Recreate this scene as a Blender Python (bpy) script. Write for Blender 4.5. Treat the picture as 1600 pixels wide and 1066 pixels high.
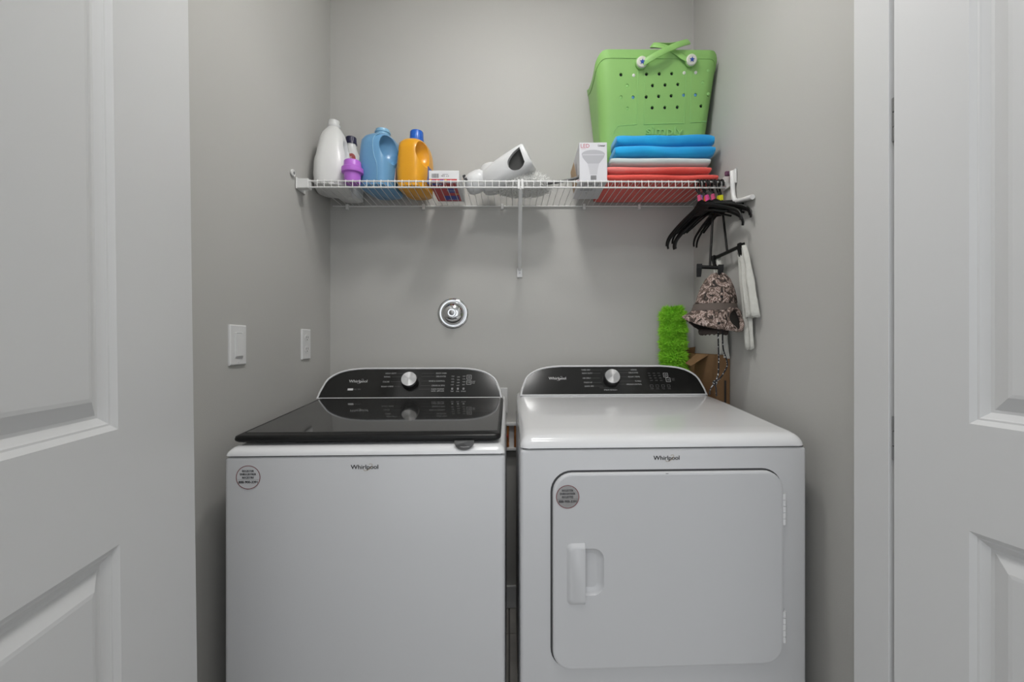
import bpy, bmesh, math, random
from mathutils import Vector, Matrix, noise
for o in list(bpy.data.objects): bpy.data.objects.remove(o, do_unlink=True)
scene = bpy.context.scene
COL = scene.collection
random.seed(4)
PI = math.pi
R = math.radians

# ------------------------------------------------------------------ camera
cam_d = bpy.data.cameras.new('camera'); cam = bpy.data.objects.new('camera', cam_d); COL.objects.link(cam)
cam.location = (0, 0, 1.16); cam.rotation_euler = (R(90), 0, R(-2.35))
cam_d.sensor_width = 36; cam_d.lens = 36*690/1600
cam_d.shift_x = -24/1600; cam_d.shift_y = 3/1600; cam_d.clip_start = 0.02
scene.camera = cam
# ------------------------------------------------------------------ world, exposure
w = bpy.data.worlds.new('world'); scene.world = w; w.use_nodes = True
bg = w.node_tree.nodes['Background']; bg.inputs[0].default_value = (0.93, 0.965, 1.0, 1); bg.inputs[1].default_value = 1.45
scene.view_settings.view_transform = 'Standard'; scene.view_settings.look = 'None'
scene.view_settings.gamma = 1; scene.view_settings.use_curve_mapping = False
scene.view_settings.exposure = 0.0
CLOSET_LAMP = 69.0    # emission of the closet ceiling lamp's diffuser
HALL_LAMP = 21.5     # emission of the hall ceiling lamp's diffuser

# ------------------------------------------------------------------ materials
MATS = {}
def mat(name, col, rough=0.5, metal=0.0, bump=0.0, bscale=200.0, vary=0.0, vscale=8.0, col2=None, coat=0.0, spec=0.5, sss=0.0, aniso=0.0, emit=0.0, detail=3.0, ramp=(0.35, 0.65)):
    if name in MATS: return MATS[name]
    m = bpy.data.materials.new(name); m.use_nodes = True; nt = m.node_tree; b = nt.nodes['Principled BSDF']
    b.inputs['Base Color'].default_value = (*col, 1); b.inputs['Roughness'].default_value = rough
    b.inputs['Metallic'].default_value = metal; b.inputs['Coat Weight'].default_value = coat
    b.inputs['Coat Roughness'].default_value = 0.05
    b.inputs['Specular IOR Level'].default_value = spec
    if emit: b.inputs['Emission Color'].default_value = (*col, 1); b.inputs['Emission Strength'].default_value = emit
    tc = nt.nodes.new('ShaderNodeTexCoord')
    if vary or col2:
        n = nt.nodes.new('ShaderNodeTexNoise'); n.inputs['Scale'].default_value = vscale; n.inputs['Detail'].default_value = detail
        nt.links.new(tc.outputs['Object'], n.inputs['Vector'])
        r = nt.nodes.new('ShaderNodeValToRGB'); r.color_ramp.elements[0].position = ramp[0]; r.color_ramp.elements[1].position = ramp[1]
        c2 = col2 or tuple(max(0, c*(1-vary)) for c in col)
        r.color_ramp.elements[0].color = (*col, 1); r.color_ramp.elements[1].color = (*c2, 1)
        nt.links.new(n.outputs['Fac'], r.inputs['Fac']); nt.links.new(r.outputs['Color'], b.inputs['Base Color'])
    if bump:
        n = nt.nodes.new('ShaderNodeTexNoise'); n.inputs['Scale'].default_value = bscale; n.inputs['Detail'].default_value = 4
        nt.links.new(tc.outputs['Object'], n.inputs['Vector'])
        bp = nt.nodes.new('ShaderNodeBump'); bp.inputs['Strength'].default_value = bump; bp.inputs['Distance'].default_value = 0.002
        nt.links.new(n.outputs['Fac'], bp.inputs['Height']); nt.links.new(bp.outputs['Normal'], b.inputs['Normal'])
    if aniso:
        b.inputs['Anisotropic'].default_value = aniso
        t = nt.nodes.new('ShaderNodeTangent'); t.direction_type = 'RADIAL'; t.axis = 'Z'
        nt.links.new(t.outputs['Tangent'], b.inputs['Tangent'])
    MATS[name] = m
    return m
M_WALL = mat('wall_paint', (0.470, 0.464, 0.444), 0.75, bump=0.12, bscale=260)
M_CEIL = mat('ceiling_paint', (0.84, 0.84, 0.82), 0.9, bump=0.1, bscale=150)
M_HALL = mat('hall_paint', (0.76, 0.75, 0.73), 0.85)
M_DOOR = mat('door_paint', (0.655, 0.657, 0.660), 0.42, bump=0.03, bscale=90)
M_TRIM = mat('trim_paint', (0.66, 0.662, 0.665), 0.38)
M_TILE = mat('floor_tile', (0.52, 0.50, 0.47), 0.5, vary=0.25, vscale=9, bump=0.05, bscale=30)
M_GROUT = mat('floor_grout', (0.16, 0.155, 0.15), 0.9)
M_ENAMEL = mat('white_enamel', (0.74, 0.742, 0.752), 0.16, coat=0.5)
M_CAB_SHADE = mat('white_cabinet_shaded', (0.60, 0.603, 0.616), 0.38, coat=0.1)  # same white as the tops, darkened to paint in the fronts' shade
M_SEAM = mat('seam_dark', (0.05, 0.05, 0.052), 0.7)
M_GLASS = mat('smoked_glass', (0.028, 0.028, 0.028), 0.045, spec=0.6)
M_LIDF = mat('lid_frame_black', (0.010, 0.010, 0.010), 0.33, spec=0.22)
M_FASCIA = mat('fascia_black', (0.014, 0.014, 0.0135), 0.13, bump=0.008, bscale=700, spec=0.4)
M_PRINT = mat('print_grey', (0.45, 0.45, 0.45), 0.6)
M_PRINTD = mat('print_dim', (0.12, 0.12, 0.12), 0.6)
M_LOGO = mat('logo_charcoal', (0.035, 0.034, 0.034), 0.4)
M_SWOOSH = mat('logo_bronze', (0.32, 0.24, 0.12), 0.35, metal=0.6)
M_SILVERP = mat('logo_silver', (0.62, 0.62, 0.62), 0.35)
M_KNOB = mat('knob_brushed_metal', (0.62, 0.62, 0.63), 0.24, metal=1.0, aniso=0.85)
M_CHROME = mat('chrome', (0.72, 0.73, 0.74), 0.06, metal=1.0)
M_BLACKP = mat('black_plastic', (0.012, 0.012, 0.012), 0.38)
M_HANGER = mat('hanger_black', (0.004, 0.004, 0.004), 0.40, spec=0.22)
M_DGREY = mat('dark_grey_plastic', (0.075, 0.075, 0.075), 0.4)
M_GREYP = mat('grey_plastic', (0.3, 0.3, 0.3), 0.5)
M_WIRE = mat('vinyl_wire', (0.72, 0.72, 0.71), 0.32)
M_PLATE = mat('plate_white', (0.70, 0.70, 0.70), 0.3)
M_SCREW = mat('screw_steel', (0.35, 0.35, 0.35), 0.35, metal=1.0)
M_COPPER = mat('copper', (0.62, 0.26, 0.10), 0.3, metal=0.8)
M_RED = mat('red_plastic', (0.42, 0.05, 0.03), 0.4)
M_STICK = mat('sticker_clear', (0.60, 0.60, 0.61), 0.3)
M_STICK2 = mat('sticker_silver', (0.45, 0.44, 0.44), 0.25, metal=0.75)
M_STRING = mat('sticker_ring', (0.20, 0.045, 0.05), 0.5)
M_INK = mat('ink_dark', (0.08, 0.08, 0.085), 0.6)

# ------------------------------------------------------------------ helpers
def link(o, parent=None):
    COL.objects.link(o)
    if parent: o.parent = parent
    return o
def tag(o, label=None, cat=None, group=None, kind=None):
    if label: o['label'] = label
    if cat: o['category'] = cat
    if group: o['group'] = group
    if kind: o['kind'] = kind
    return o
def thing(name, label, cat, loc=(0, 0, 0), rz=0, group=None):
    o = bpy.data.objects.new(name, None); COL.objects.link(o); o.location = loc; o.rotation_euler = (0, 0, rz)
    o.empty_display_size = 0.05
    return tag(o, label, cat, group)
def obj(name, bm, m, parent=None, smooth=None, loc=None, M=None, label=None):
    """link a bmesh as ONE mesh object; smooth = auto-smooth angle in degrees"""
    me = bpy.data.meshes.new(name)
    bmesh.ops.recalc_face_normals(bm, faces=bm.faces[:])
    if smooth is not None:
        for f in bm.faces: f.smooth = True
        for e in bm.edges:
            if len(e.link_faces) == 2:
                e.smooth = e.calc_face_angle(0) < R(smooth)
    bm.to_mesh(me); bm.free()
    for x in (m if isinstance(m, (list, tuple)) else [m]): me.materials.append(x)
    o = bpy.data.objects.new(name, me); link(o, parent)
    if M is not None: o.matrix_local = M
    if loc is not None: o.location = loc
    if label: o['label'] = label
    return o
def NB(): return bmesh.new()
def add_box(bm, x0, x1, y0, y1, z0, z1, bev=0.0, seg=2, mi=0):
    vs = [bm.verts.new((x, y, z)) for x in (x0, x1) for y in (y0, y1) for z in (z0, z1)]
    idx = [(0, 1, 3, 2), (4, 6, 7, 5), (0, 4, 5, 1), (2, 3, 7, 6), (0, 2, 6, 4), (1, 5, 7, 3)]
    fs = [bm.faces.new([vs[i] for i in q]) for q in idx]
    for f in fs: f.material_index = mi
    if bev:
        es = list({e for f in fs for e in f.edges})
        bmesh.ops.bevel(bm, geom=es, offset=bev, segments=seg, profile=0.5, affect='EDGES', clamp_overlap=True)
    return fs
def bx(*a, **k):
    bm = NB(); add_box(bm, *a, **k); return bm
def add_loft(bm, rings, close=True, cap=True, mi=0):
    """rings: lists of points (same count); close = ring is closed"""
    V = [[bm.verts.new(p) for p in r] for r in rings]
    n = len(V[0])
    for a, b in zip(V, V[1:]):
        for i in range(n if close else n-1):
            j = (i+1) % n
            try:
                f = bm.faces.new((a[i], a[j], b[j], b[i])); f.material_index = mi
            except ValueError: pass
    if cap and close:
        for r in (V[0], V[-1]):
            try:
                f = bm.faces.new(r); f.material_index = mi
            except ValueError: pass
    return V
def loft(rings, **k):
    bm = NB(); add_loft(bm, rings, **k); return bm
def add_lathe(bm, prof, n=32, mi=0, cap=True):
    return add_loft(bm, [[(r*math.cos(2*PI*i/n), r*math.sin(2*PI*i/n), z) for i in range(n)] for r, z in prof], mi=mi, cap=cap)
def lathe(prof, n=32):
    bm = NB(); add_lathe(bm, prof, n); return bm
def spline(pts, sub=6):
    P_ = [Vector(p) for p in pts]; out = []
    for i in range(len(P_)-1):
        p0 = P_[max(i-1, 0)]; p1 = P_[i]; p2 = P_[i+1]; p3 = P_[min(i+2, len(P_)-1)]
        for k in range(sub):
            t = k/sub
            out.append(0.5*((2*p1)+(p2-p0)*t+(2*p0-5*p1+4*p2-p3)*t*t+(3*p1-p0-3*p2+p3)*t**3))
    out.append(P_[-1]); return out
def add_tube(bm, pts, r, n=8, mi=0, flat=None):
    """r: number or list; flat = (sx, sy) scales the section in its own frame"""
    pts = [Vector(p) for p in pts]; rings = []
    up = None
    for i, p in enumerate(pts):
        t = (pts[min(i+1, len(pts)-1)]-pts[max(i-1, 0)]).normalized()
        if up is None:
            up = t.orthogonal().normalized() if flat is None else (Vector((0, 1, 0)) if abs(t.y) < 0.9 else Vector((1, 0, 0)))
        a = (up - t*up.dot(t)); a = a.normalized() if a.length > 1e-6 else t.orthogonal().normalized()
        up = a; b = t.cross(a)
        rr = r[i] if isinstance(r, (list, tuple)) else r
        sx, sy = flat or (1, 1)
        rings.append([p+a*(rr*sx*math.cos(2*PI*k/n))+b*(rr*sy*math.sin(2*PI*k/n)) for k in range(n)])
    add_loft(bm, rings, mi=mi)
def tube(pts, r, n=8, flat=None):
    bm = NB(); add_tube(bm, pts, r, n, flat=flat); return bm
def add_prism(bm, poly, y0, y1, mi=0):
    """poly in (x, z), extruded along y"""
    add_loft(bm, [[(x, y0, z) for x, z in poly], [(x, y1, z) for x, z in poly]], mi=mi)
def rrect(x0, x1, z0, z1, r, n=8):
    pts = []
    for cx, cz, a in ((x1-r, z1-r, 0), (x0+r, z1-r, 90), (x0+r, z0+r, 180), (x1-r, z0+r, 270)):
        for i in range(n+1):
            t = R(a+90*i/n); pts.append((cx+r*math.cos(t), cz+r*math.sin(t)))
    return pts
def frame_from(origin, X, Y):
    X = Vector(X).normalized(); Z = X.cross(Vector(Y)).normalized(); Y = Z.cross(X)
    m = Matrix((X, Y, Z)).transposed().to_4x4(); m.translation = Vector(origin); return m
def bool_diff(o, cutters):
    """carve cutter objects out of o and bake the result"""
    par = o.parent; o.parent = None
    for c in cutters:
        md = o.modifiers.new('cut', 'BOOLEAN'); md.operation = 'DIFFERENCE'; md.object = c; md.solver = 'EXACT'
    dg = bpy.context.evaluated_depsgraph_get(); dg.update()
    me = bpy.data.meshes.new_from_object(o.evaluated_get(dg))
    o.modifiers.clear(); o.parent = par; o.data = me; me.name = o.name
    for c in cutters: bpy.data.objects.remove(c, do_unlink=True)
    for p in me.polygons: p.use_smooth = True
    me.set_sharp_from_angle(angle=R(38))
    return o
def subdiv(o, lv=2):
    md = o.modifiers.new('smooth', 'SUBSURF'); md.levels = lv; md.render_levels = lv; return o
_tc = {}
def text_geo(body):
    if body not in _tc:
        cu = bpy.data.curves.new('t', 'FONT'); cu.body = body; cu.size = 1; cu.resolution_u = 3
        o = bpy.data.objects.new('t', cu); COL.objects.link(o)
        dg = bpy.context.evaluated_depsgraph_get(); dg.update()
        me = bpy.data.meshes.new_from_object(o.evaluated_get(dg))
        v = [tuple(p.co) for p in me.vertices]; f = [tuple(p.vertices) for p in me.polygons]
        bpy.data.objects.remove(o); bpy.data.curves.remove(cu); bpy.data.meshes.remove(me)
        xs = [p[0] for p in v] or [0, 1]
        _tc[body] = (v, f, min(xs), max(xs))
    return _tc[body]
class Printer:
    """flat print on a surface: text and bars gathered in local (x, y), z = just above the surface"""
    def __init__(s): s.bm = NB()
    def text(s, body, x, y, size, align='L', width=None, slant=0, bold=0):
        v, f, a, b = text_geo(body)
        k = size; kx = (width/(b-a)) if width else size
        W_ = (b-a)*kx; ox = x-(W_ if align == 'R' else W_/2 if align == 'C' else 0)
        for dx in ((0,) if not bold else (-bold, 0, bold)):
            vs = [s.bm.verts.new((ox+(p[0]-a)*kx+dx+slant*p[1]*k, y+p[1]*k, 0.0001*(dx != 0))) for p in v]
            for q in f:
                try: s.bm.faces.new([vs[i] for i in q])
                except ValueError: pass
        return s
    def bar(s, x0, y0, x1, y1):
        vs = [s.bm.verts.new(p) for p in ((x0, y0, 0), (x1, y0, 0), (x1, y1, 0), (x0, y1, 0))]; s.bm.faces.new(vs); return s
    def poly(s, pts, z=0):
        s.bm.faces.new([s.bm.verts.new((p[0], p[1], z)) for p in pts]); return s
    def box(s, x0, y0, x1, y1, t):
        s.bar(x0, y0, x1, y0+t); s.bar(x0, y1-t, x1, y1); s.bar(x0, y0, x0+t, y1); s.bar(x1-t, y0, x1, y1); return s
    def ring(s, cx, cy, rx, ry, t, rot=0, a0=0, a1=360, n=48):
        P0 = []
        for i in range(n+1):
            a = R(a0+(a1-a0)*i/n); row = []
            for k in (0, 1):
                px, py = (rx-k*t)*math.cos(a), (ry-k*t)*math.sin(a)
                row.append(s.bm.verts.new((cx+px*math.cos(rot)-py*math.sin(rot), cy+px*math.sin(rot)+py*math.cos(rot), 0)))
            P0.append(row)
        for a, b in zip(P0, P0[1:]): s.bm.faces.new((a[0], b[0], b[1], a[1]))
        return s
    def make(s, name, m, parent, M, label=None):
        return obj(name, s.bm, m, parent, M=M, label=label)
def dup(o, parent=None):
    c = o.copy(); COL.objects.link(c)
    if parent is not None: c.parent = parent
    for ch in list(o.children): dup(ch, c)
    return c

# ------------------------------------------------------------------ the setting
XL, XR, YB, YF, ZC = -0.773, 0.824, 1.942, 0.955, 2.745     # closet inside faces; YF = inner face of the front wall
JL, JR = -0.660, 0.770                                       # jamb faces of the double-door opening
def struct(name, bm, m, parent=None, **k):
    o = obj(name, bm, m, parent, **k)
    if parent is None: o['kind'] = 'structure'
    return o
struct('wall_back', bx(XL-0.1, XR+0.1, YB, YB+0.1, 0, ZC), M_WALL)
struct('wall_left', bx(XL-0.1, XL, YF, YB, 0, ZC), M_WALL)
struct('wall_right', bx(XR, XR+0.1, YF, YB, 0, ZC), M_WALL)
struct('ceiling', bx(-2.0, 2.1, -2.6, YB+0.1, ZC, ZC+0.1), M_CEIL)
fl = struct('floor', bx(-2.0, 2.1, -2.6, YB+0.1, -0.12, -0.012), M_GROUT)
tile_me = None
for i in range(-4, 5):
    for j in range(-3, 7):
        x, y = i*0.31+0.155, j*0.31+0.06
        if tile_me is None:
            o = obj('tile', bx(-0.1525, 0.1525, -0.1525, 0.1525, -0.012, 0, bev=0.0015, seg=1), M_TILE, fl); tile_me = o.data
        else:
            o = bpy.data.objects.new('tile', tile_me); link(o, fl)
        o.location = (x, y, 0)
HEAD = 2.455
struct('wall_front', bx(-2.0, JL-0.045, 0.84, YF, 0, ZC), M_HALL)
struct('wall_front_right', bx(JR+0.02, 2.1, 0.84, YF, 0, ZC), M_HALL)
struct('wall_front_header', bx(JL-0.045, JR+0.02, 0.84, YF, HEAD+0.02, ZC), M_HALL)
struct('wall_hall_left', bx(-2.1, -2.0, -2.6, 0.84, 0, ZC), M_HALL)
struct('wall_hall_right', bx(2.1, 2.2, -2.6, 0.84, 0, ZC), M_HALL)
struct('baseboard_back', bx(XL+.014, XR-.014, YB-0.014, YB, 0, 0.098, bev=0.004), M_TRIM)
struct('baseboard_left', bx(XL, XL+0.014, YF, YB, 0, 0.098, bev=0.004), M_TRIM)
struct('baseboard_right', bx(XR-0.014, XR, YF, YB, 0, 0.098, bev=0.004), M_TRIM)
# jambs: the left one leans a little, as in the photograph
LEAN = R(0.75)
def lean(o):   # rotate about the y axis through the jamb at eye height
    T = Matrix.Translation((JL, 0, 1.16)); o.matrix_world = T @ Matrix.Rotation(-LEAN, 4, 'Y') @ T.inverted() @ o.matrix_world
    return o
struct('trim_1', bx(JL-0.045, JL-0.026, 0.842, YF+0.002, 0, HEAD, bev=0.001), M_TRIM)
bm = NB(); add_box(bm, JR, JR+0.02, 0.866, YF+0.002, 0, HEAD, bev=0.001); add_box(bm, JR+0.012, JR+0.02, 0.856, 0.866, 0, HEAD)
struct('trim_2', bm, M_TRIM)
struct('trim_3', bx(JL-0.024, JR-0.002, 0.842, YF+0.002, HEAD+.001, HEAD+0.019, bev=0.001), M_TRIM)

def make_door(name, mirror, label, hst=0.125):
    """two-panel moulded door; local x runs from the hinge edge, y = 0 is the visible face, +y the back"""
    Wd, Hd, T = 0.711+hst-0.125, 2.41, 0.035; st = 0.125
    pans = [(hst, Wd-st, 0.24, 0.822), (hst, Wd-st, 1.008, Hd-0.13)]
    sg = -1 if mirror else 1
    bm = NB()
    for y in (0, T):
        cells = [(0, hst, 0, Hd), (Wd-st, Wd, 0, Hd), (hst, Wd-st, 0, 0.24), (hst, Wd-st, 0.822, 1.008), (hst, Wd-st, Hd-0.13, Hd)]
        for x0, x1, z0, z1 in cells:
            bm.faces.new([bm.verts.new((sg*a, y, b)) for a, b in ((x0, z0), (x1, z0), (x1, z1), (x0, z1))])
    for a, b in (((0, 0), (0, Hd)), ((0, Hd), (Wd, Hd)), ((Wd, Hd), (Wd, 0)), ((Wd, 0), (0, 0))):
        bm.faces.new([bm.verts.new(p) for p in ((sg*a[0], 0, a[1]), (sg*b[0], 0, b[1]), (sg*b[0], T, b[1]), (sg*a[0], T, a[1]))])
    bmesh.ops.remove_doubles(bm, verts=bm.verts[:], dist=1e-5)
    d = obj(name, bm, M_DOOR); d['kind'] = 'structure'; d['label'] = label
    prof = [(0, 0), (0.008, 0.0062), (0.011, 0.0066), (0.013, 0.0085), (0.022, 0.0148), (0.027, 0.0150), (0.050, 0.0040), (0.056, 0.0032)]
    for x0, x1, z0, z1 in pans:
        bm = NB()
        for face in (0, 1):
            rings = []
            for off, dep in prof:
                y = dep if face == 0 else T-dep
                rings.append([(sg*(x0+off), y, z0+off), (sg*(x1-off), y, z0+off), (sg*(x1-off), y, z1-off), (sg*(x0+off), y, z1-off)])
            V = add_loft(bm, rings, cap=False); bm.faces.new(V[-1])
        obj('panel', bm, M_DOOR, d)
    return d
# right leaf: swings past 90 degrees; left leaf: a little short of it
dr = make_door('door_1', False, 'white two-panel closet door leaf, open at the right')
dr.matrix_world = frame_from((0.7735, 0.857, 0.012), (math.sin(R(11)), -math.cos(R(11)), 0), (math.cos(R(11)), math.sin(R(11)), 0))
# frame_from keeps local Y towards the wall side; turn so that z is up
def door_matrix(origin, d, back):
    d = Vector(d).normalized(); back = Vector(back).normalized(); m = Matrix((d, back, Vector((0, 0, 1)))).transposed().to_4x4(); m.translation = origin; return m
dr.matrix_world = door_matrix((0.7735, 0.857, 0.012), (math.sin(R(11)), -math.cos(R(11)), 0), (math.cos(R(11)), math.sin(R(11)), 0))
dl = make_door('door_2', False, 'white two-panel closet door leaf, open at the left', 0.232)
dl.matrix_world = door_matrix((-0.6745, 0.970, 0.012), (math.sin(R(10)), -math.cos(R(10)), 0), (-math.cos(R(10)), -math.sin(R(10)), 0))
lean(dl)
for z in (0.25, 0.955, 1.60, 2.2):
    bm = NB(); add_box(bm, -0.012, 0.012, 0.002, 0.02, -0.045, 0.045, bev=0.001)
    for k in range(3):
        V = add_loft(bm, [[(-0.004+0.0045*math.cos(2*PI*i/10), -0.001+0.0045*math.sin(2*PI*i/10), zz) for i in range(10)] for zz in (-0.044+k*0.03, -0.016+k*0.03)])
    obj('hinge', bm, M_SCREW, dr, loc=(0, 0.008, z))

# ------------------------------------------------------------------ lamps
def ceiling_lamp(loc, r, power, label, name='ceiling_light'):
    t = thing(name, label, 'ceiling light', loc)
    obj('base_ring', lathe([(r*1.08, 0), (r*1.1, -0.012), (r*1.06, -0.03), (r, -0.032)], 40), M_TRIM, t, smooth=40)
    m = mat('lamp_diffuser_'+str(power), (1.0, 0.988, 0.965), 0.5, emit=power)
    obj('diffuser', lathe([(r, -0.030), (r*0.97, -0.045), (r*0.8, -0.06), (r*0.5, -0.068), (0.002, -0.07)], 40), m, t, smooth=60)
    return t
ceiling_lamp((0.05, 1.085, ZC), 0.11, CLOSET_LAMP, 'round white flush lamp on the closet ceiling above the machines')
ceiling_lamp((0.03, 0.36, ZC), 0.20, HALL_LAMP, 'round white flush lamp on the hall ceiling outside the closet')

# ------------------------------------------------------------------ washer and dryer
FT = Vector((0, 0.052, 0.1015)).normalized()          # up along a tilted control fascia
FN = Vector((1, 0, 0)).cross(FT)                       # its normal, towards the viewer
INSET = [(0, 0), (.2, .005), (.36, .011), (.53, .018), (.64, .026), (.73, .037), (.80, .049), (.86, .062), (.91, .078), (.95, .097), (.98, .122), (1.0, .155)]
def fascia_outline(w, L, grow=0.0, bottom=0.0):
    """closed outline in (s, t), counter-clockwise from bottom right"""
    right = [(w-i, f*L) for f, i in INSET]
    pts = right + [(-x, t) for x, t in reversed(right)]
    if not grow: return pts
    out = []; n = len(pts)
    for k in range(n):
        a = Vector(pts[k-1]); b = Vector(pts[k]); c = Vector(pts[(k+1) % n])
        d = ((b-a).normalized()+(c-b).normalized())
        nrm = Vector((d.y, -d.x)); nrm = nrm.normalized() if nrm.length > 1e-6 else Vector((0, 1))
        p = b+nrm*grow
        out.append((p.x, p.y))
    w2 = w+grow*1.1
    out[0] = (w2, -bottom); out[-1] = (-w2, -bottom)
    return out
def console(parent, cx, z0, w, L, yb):
    O = Vector((cx, 1.648, z0))
    def pt(s, t, n): return O+Vector((s, 0, 0))+FT*t+FN*n
    grow = 0.0075
    g = fascia_outline(w, L, grow, 0.006); f = fascia_outline(w, L)
    rings = [[pt(s, t, -0.001) for s, t in f], [pt(s, t, 0.0015) for s, t in f]]
    g0 = fascia_outline(w, L, grow*0.35, 0.003)
    rings.append([pt(s, t, 0.0035) for s, t in g0])
    g1 = fascia_outline(w, L, grow*0.8, 0.005); rings.append([pt(s, t, 0.0015) for s, t in g1])
    rings.append([pt(s, t, -0.004) for s, t in g])
    base = [pt(s, t, -0.004) for s, t in g]
    for yy, kz, ks in ((1.70, 0.97, 1.0), (1.74, 0.90, 0.998), (1.775, 0.74, 0.99), (yb, 0.55, 0.985)):
        r = []
        for p in base:
            r.append(Vector((cx+(p.x-cx)*ks, max(p.y, yy) if yy < 1.72 else yy, z0-0.012+(p.z-z0+0.012)*kz)))
        rings.append(r)
    c = obj('console', loft(rings), M_ENAMEL, parent, smooth=40)
    bm = NB(); add_loft(bm, [[pt(s, t, -0.003) for s, t in f], [pt(s, t, 0.0005) for s, t in fascia_outline(w-0.0008, L-0.0008)]])
    obj('control_panel', bm, M_FASCIA, c)
    Mx = Matrix((Vector((1, 0, 0)), FT, FN)).transposed().to_4x4(); Mx.translation = pt(0, 0, 0.0011)
    return c, Mx
def cap_mesh(x0, x1, zb, prof, rs, rp):
    """appliance top: prof = [(y, ztop)], rs = shoulder radius, rp = corner radius in plan"""
    rings = []; y0 = prof[0][0]
    for y, zt in prof:
        ins = 0.0
        if y-y0 < rp: ins = rp-math.sqrt(max(0, rp*rp-(rp-(y-y0))**2))
        a, b = x0+ins, x1-ins
        r = min(rs, max(zt-zb, 0.0005)); row = [(a, y, zb)]
        for i in range(9):
            t = PI-PI/2*i/8; row.append((a+rs*1.2+rs*1.2*math.cos(t), y, zt-r+r*math.sin(t)))
        for i in range(9):
            t = PI/2-PI/2*i/8; row.append((b-rs*1.2+rs*1.2*math.cos(t), y, zt-r+r*math.sin(t)))
        row.append((b, y, zb)); rings.append(row)
    return loft(rings)
def front_curve(y0, z0, dy, dz, n=10):
    return [(y0+dy*(1-math.cos(PI/2*i/n)), z0+dz*math.sin(PI/2*i/n)) for i in range(n)]
def brand(parent, M_, w, dark=True):
    p = Printer(); p.text('Whirlpool', 0, 0, w*0.232, 'C', width=w, bold=w*0.004); p.make('lettering', M_LOGO if dark else M_SILVERP, parent, M_)
    p = Printer(); p.ring(w*0.13, w*0.062, w*0.19, w*0.085, w*0.014, rot=R(38), a0=150, a1=420)
    p.make('swoosh', M_SWOOSH if dark else M_PRINT, parent, M_ @ Matrix.Translation((0, 0, 0.0002)))
def FACE(x, z, y): return frame_from((x, y, z), (1, 0, 0), (0, 0, 1))
def sticker(parent, x, z, y, r, silver):
    s = obj('sticker', lathe([(r, 0), (r, 0.0004), (0.001, 0.0005)], 48), M_STICK2 if silver else M_STICK, parent, M=FACE(x, z, y), label='round registration sticker')
    p = Printer(); p.ring(0, 0, r, r, r*0.055); p.make('sticker_ring', M_STRING, s, Matrix.Translation((0, 0, 0.0008)))
    p = Printer()
    for t_, yy, sz in (('REGISTER', .44, .26), ('ENREGISTRER', .17, .26), ('REGISTRE', -.11, .26), ('888-900-3391' if False else '888-900-3391', -.50, .30)):
        ww = {'REGISTER': .95, 'ENREGISTRER': 1.3, 'REGISTRE': .95}.get(t_, 1.55)
        p.text(t_, 0, yy*r, sz*r, 'C', width=ww*r, bold=r*0.012)
    p.bar(-r*.86, -.20*r, r*.86, -.185*r)
    p.make('sticker_print', M_INK, s, Matrix.Translation((0, 0, 0.0009)))
def dial(parent, Mx, s, t, rf):
    k = obj('dial', lathe([(rf*1.13, 0), (rf*1.13, .006), (rf*1.09, .016), (rf*1.02, .021)], 48), M_BLACKP, parent, M=Mx @ Matrix.Translation((s, t, 0)), smooth=40)
    face = bpy.data.objects.new('x', None)
    bpy.data.objects.remove(face)
    return k
def dial_face(console_o, Mx, s, t, rf):
    obj('dial_face', lathe([(rf*1.02, .019), (rf*1.0, .0285), (rf*.96, .030), (0.0005, .0302)], 64), M_KNOB, console_o, M=Mx @ Matrix.Translation((s, t, 0)), smooth=30)

# ---- washer
WX0, WX1, WC = -0.6985, -0.0110, -0.3548
ws = thing('washing_machine', 'white top-load washing machine with black glass lid, left of the dryer', 'washing machine', (WC, 1.112, 0))
def into(parent):       # parts are modelled in world coordinates; shift them under the Empty
    bpy.context.view_layer.update()
    T = Matrix.Translation(-Vector(parent.location))
    for ch in parent.children: ch.matrix_local = T @ ch.matrix_local
bm = NB(); add_box(bm, WX0, WX1, 1.112, 1.80, 0.03, 0.8785, bev=0.009, seg=3)
obj('cabinet', bm, M_CAB_SHADE, ws, smooth=40)
obj('seam', bx(WX0+.006, WX1-.006, 1.118, 1.79, 0.8786, 0.8818), M_SEAM, ws)
prof = front_curve(1.112, 0.8815, 0.028, 0.020) + [(1.140, .9015), (1.2, .907), (1.4, .925), (1.60, .943), (1.66, .946), (1.80, .946)]
obj('top_deck', cap_mesh(WX0, WX1, 0.8815, prof, 0.018, 0.012), M_ENAMEL, ws, smooth=40)
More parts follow.
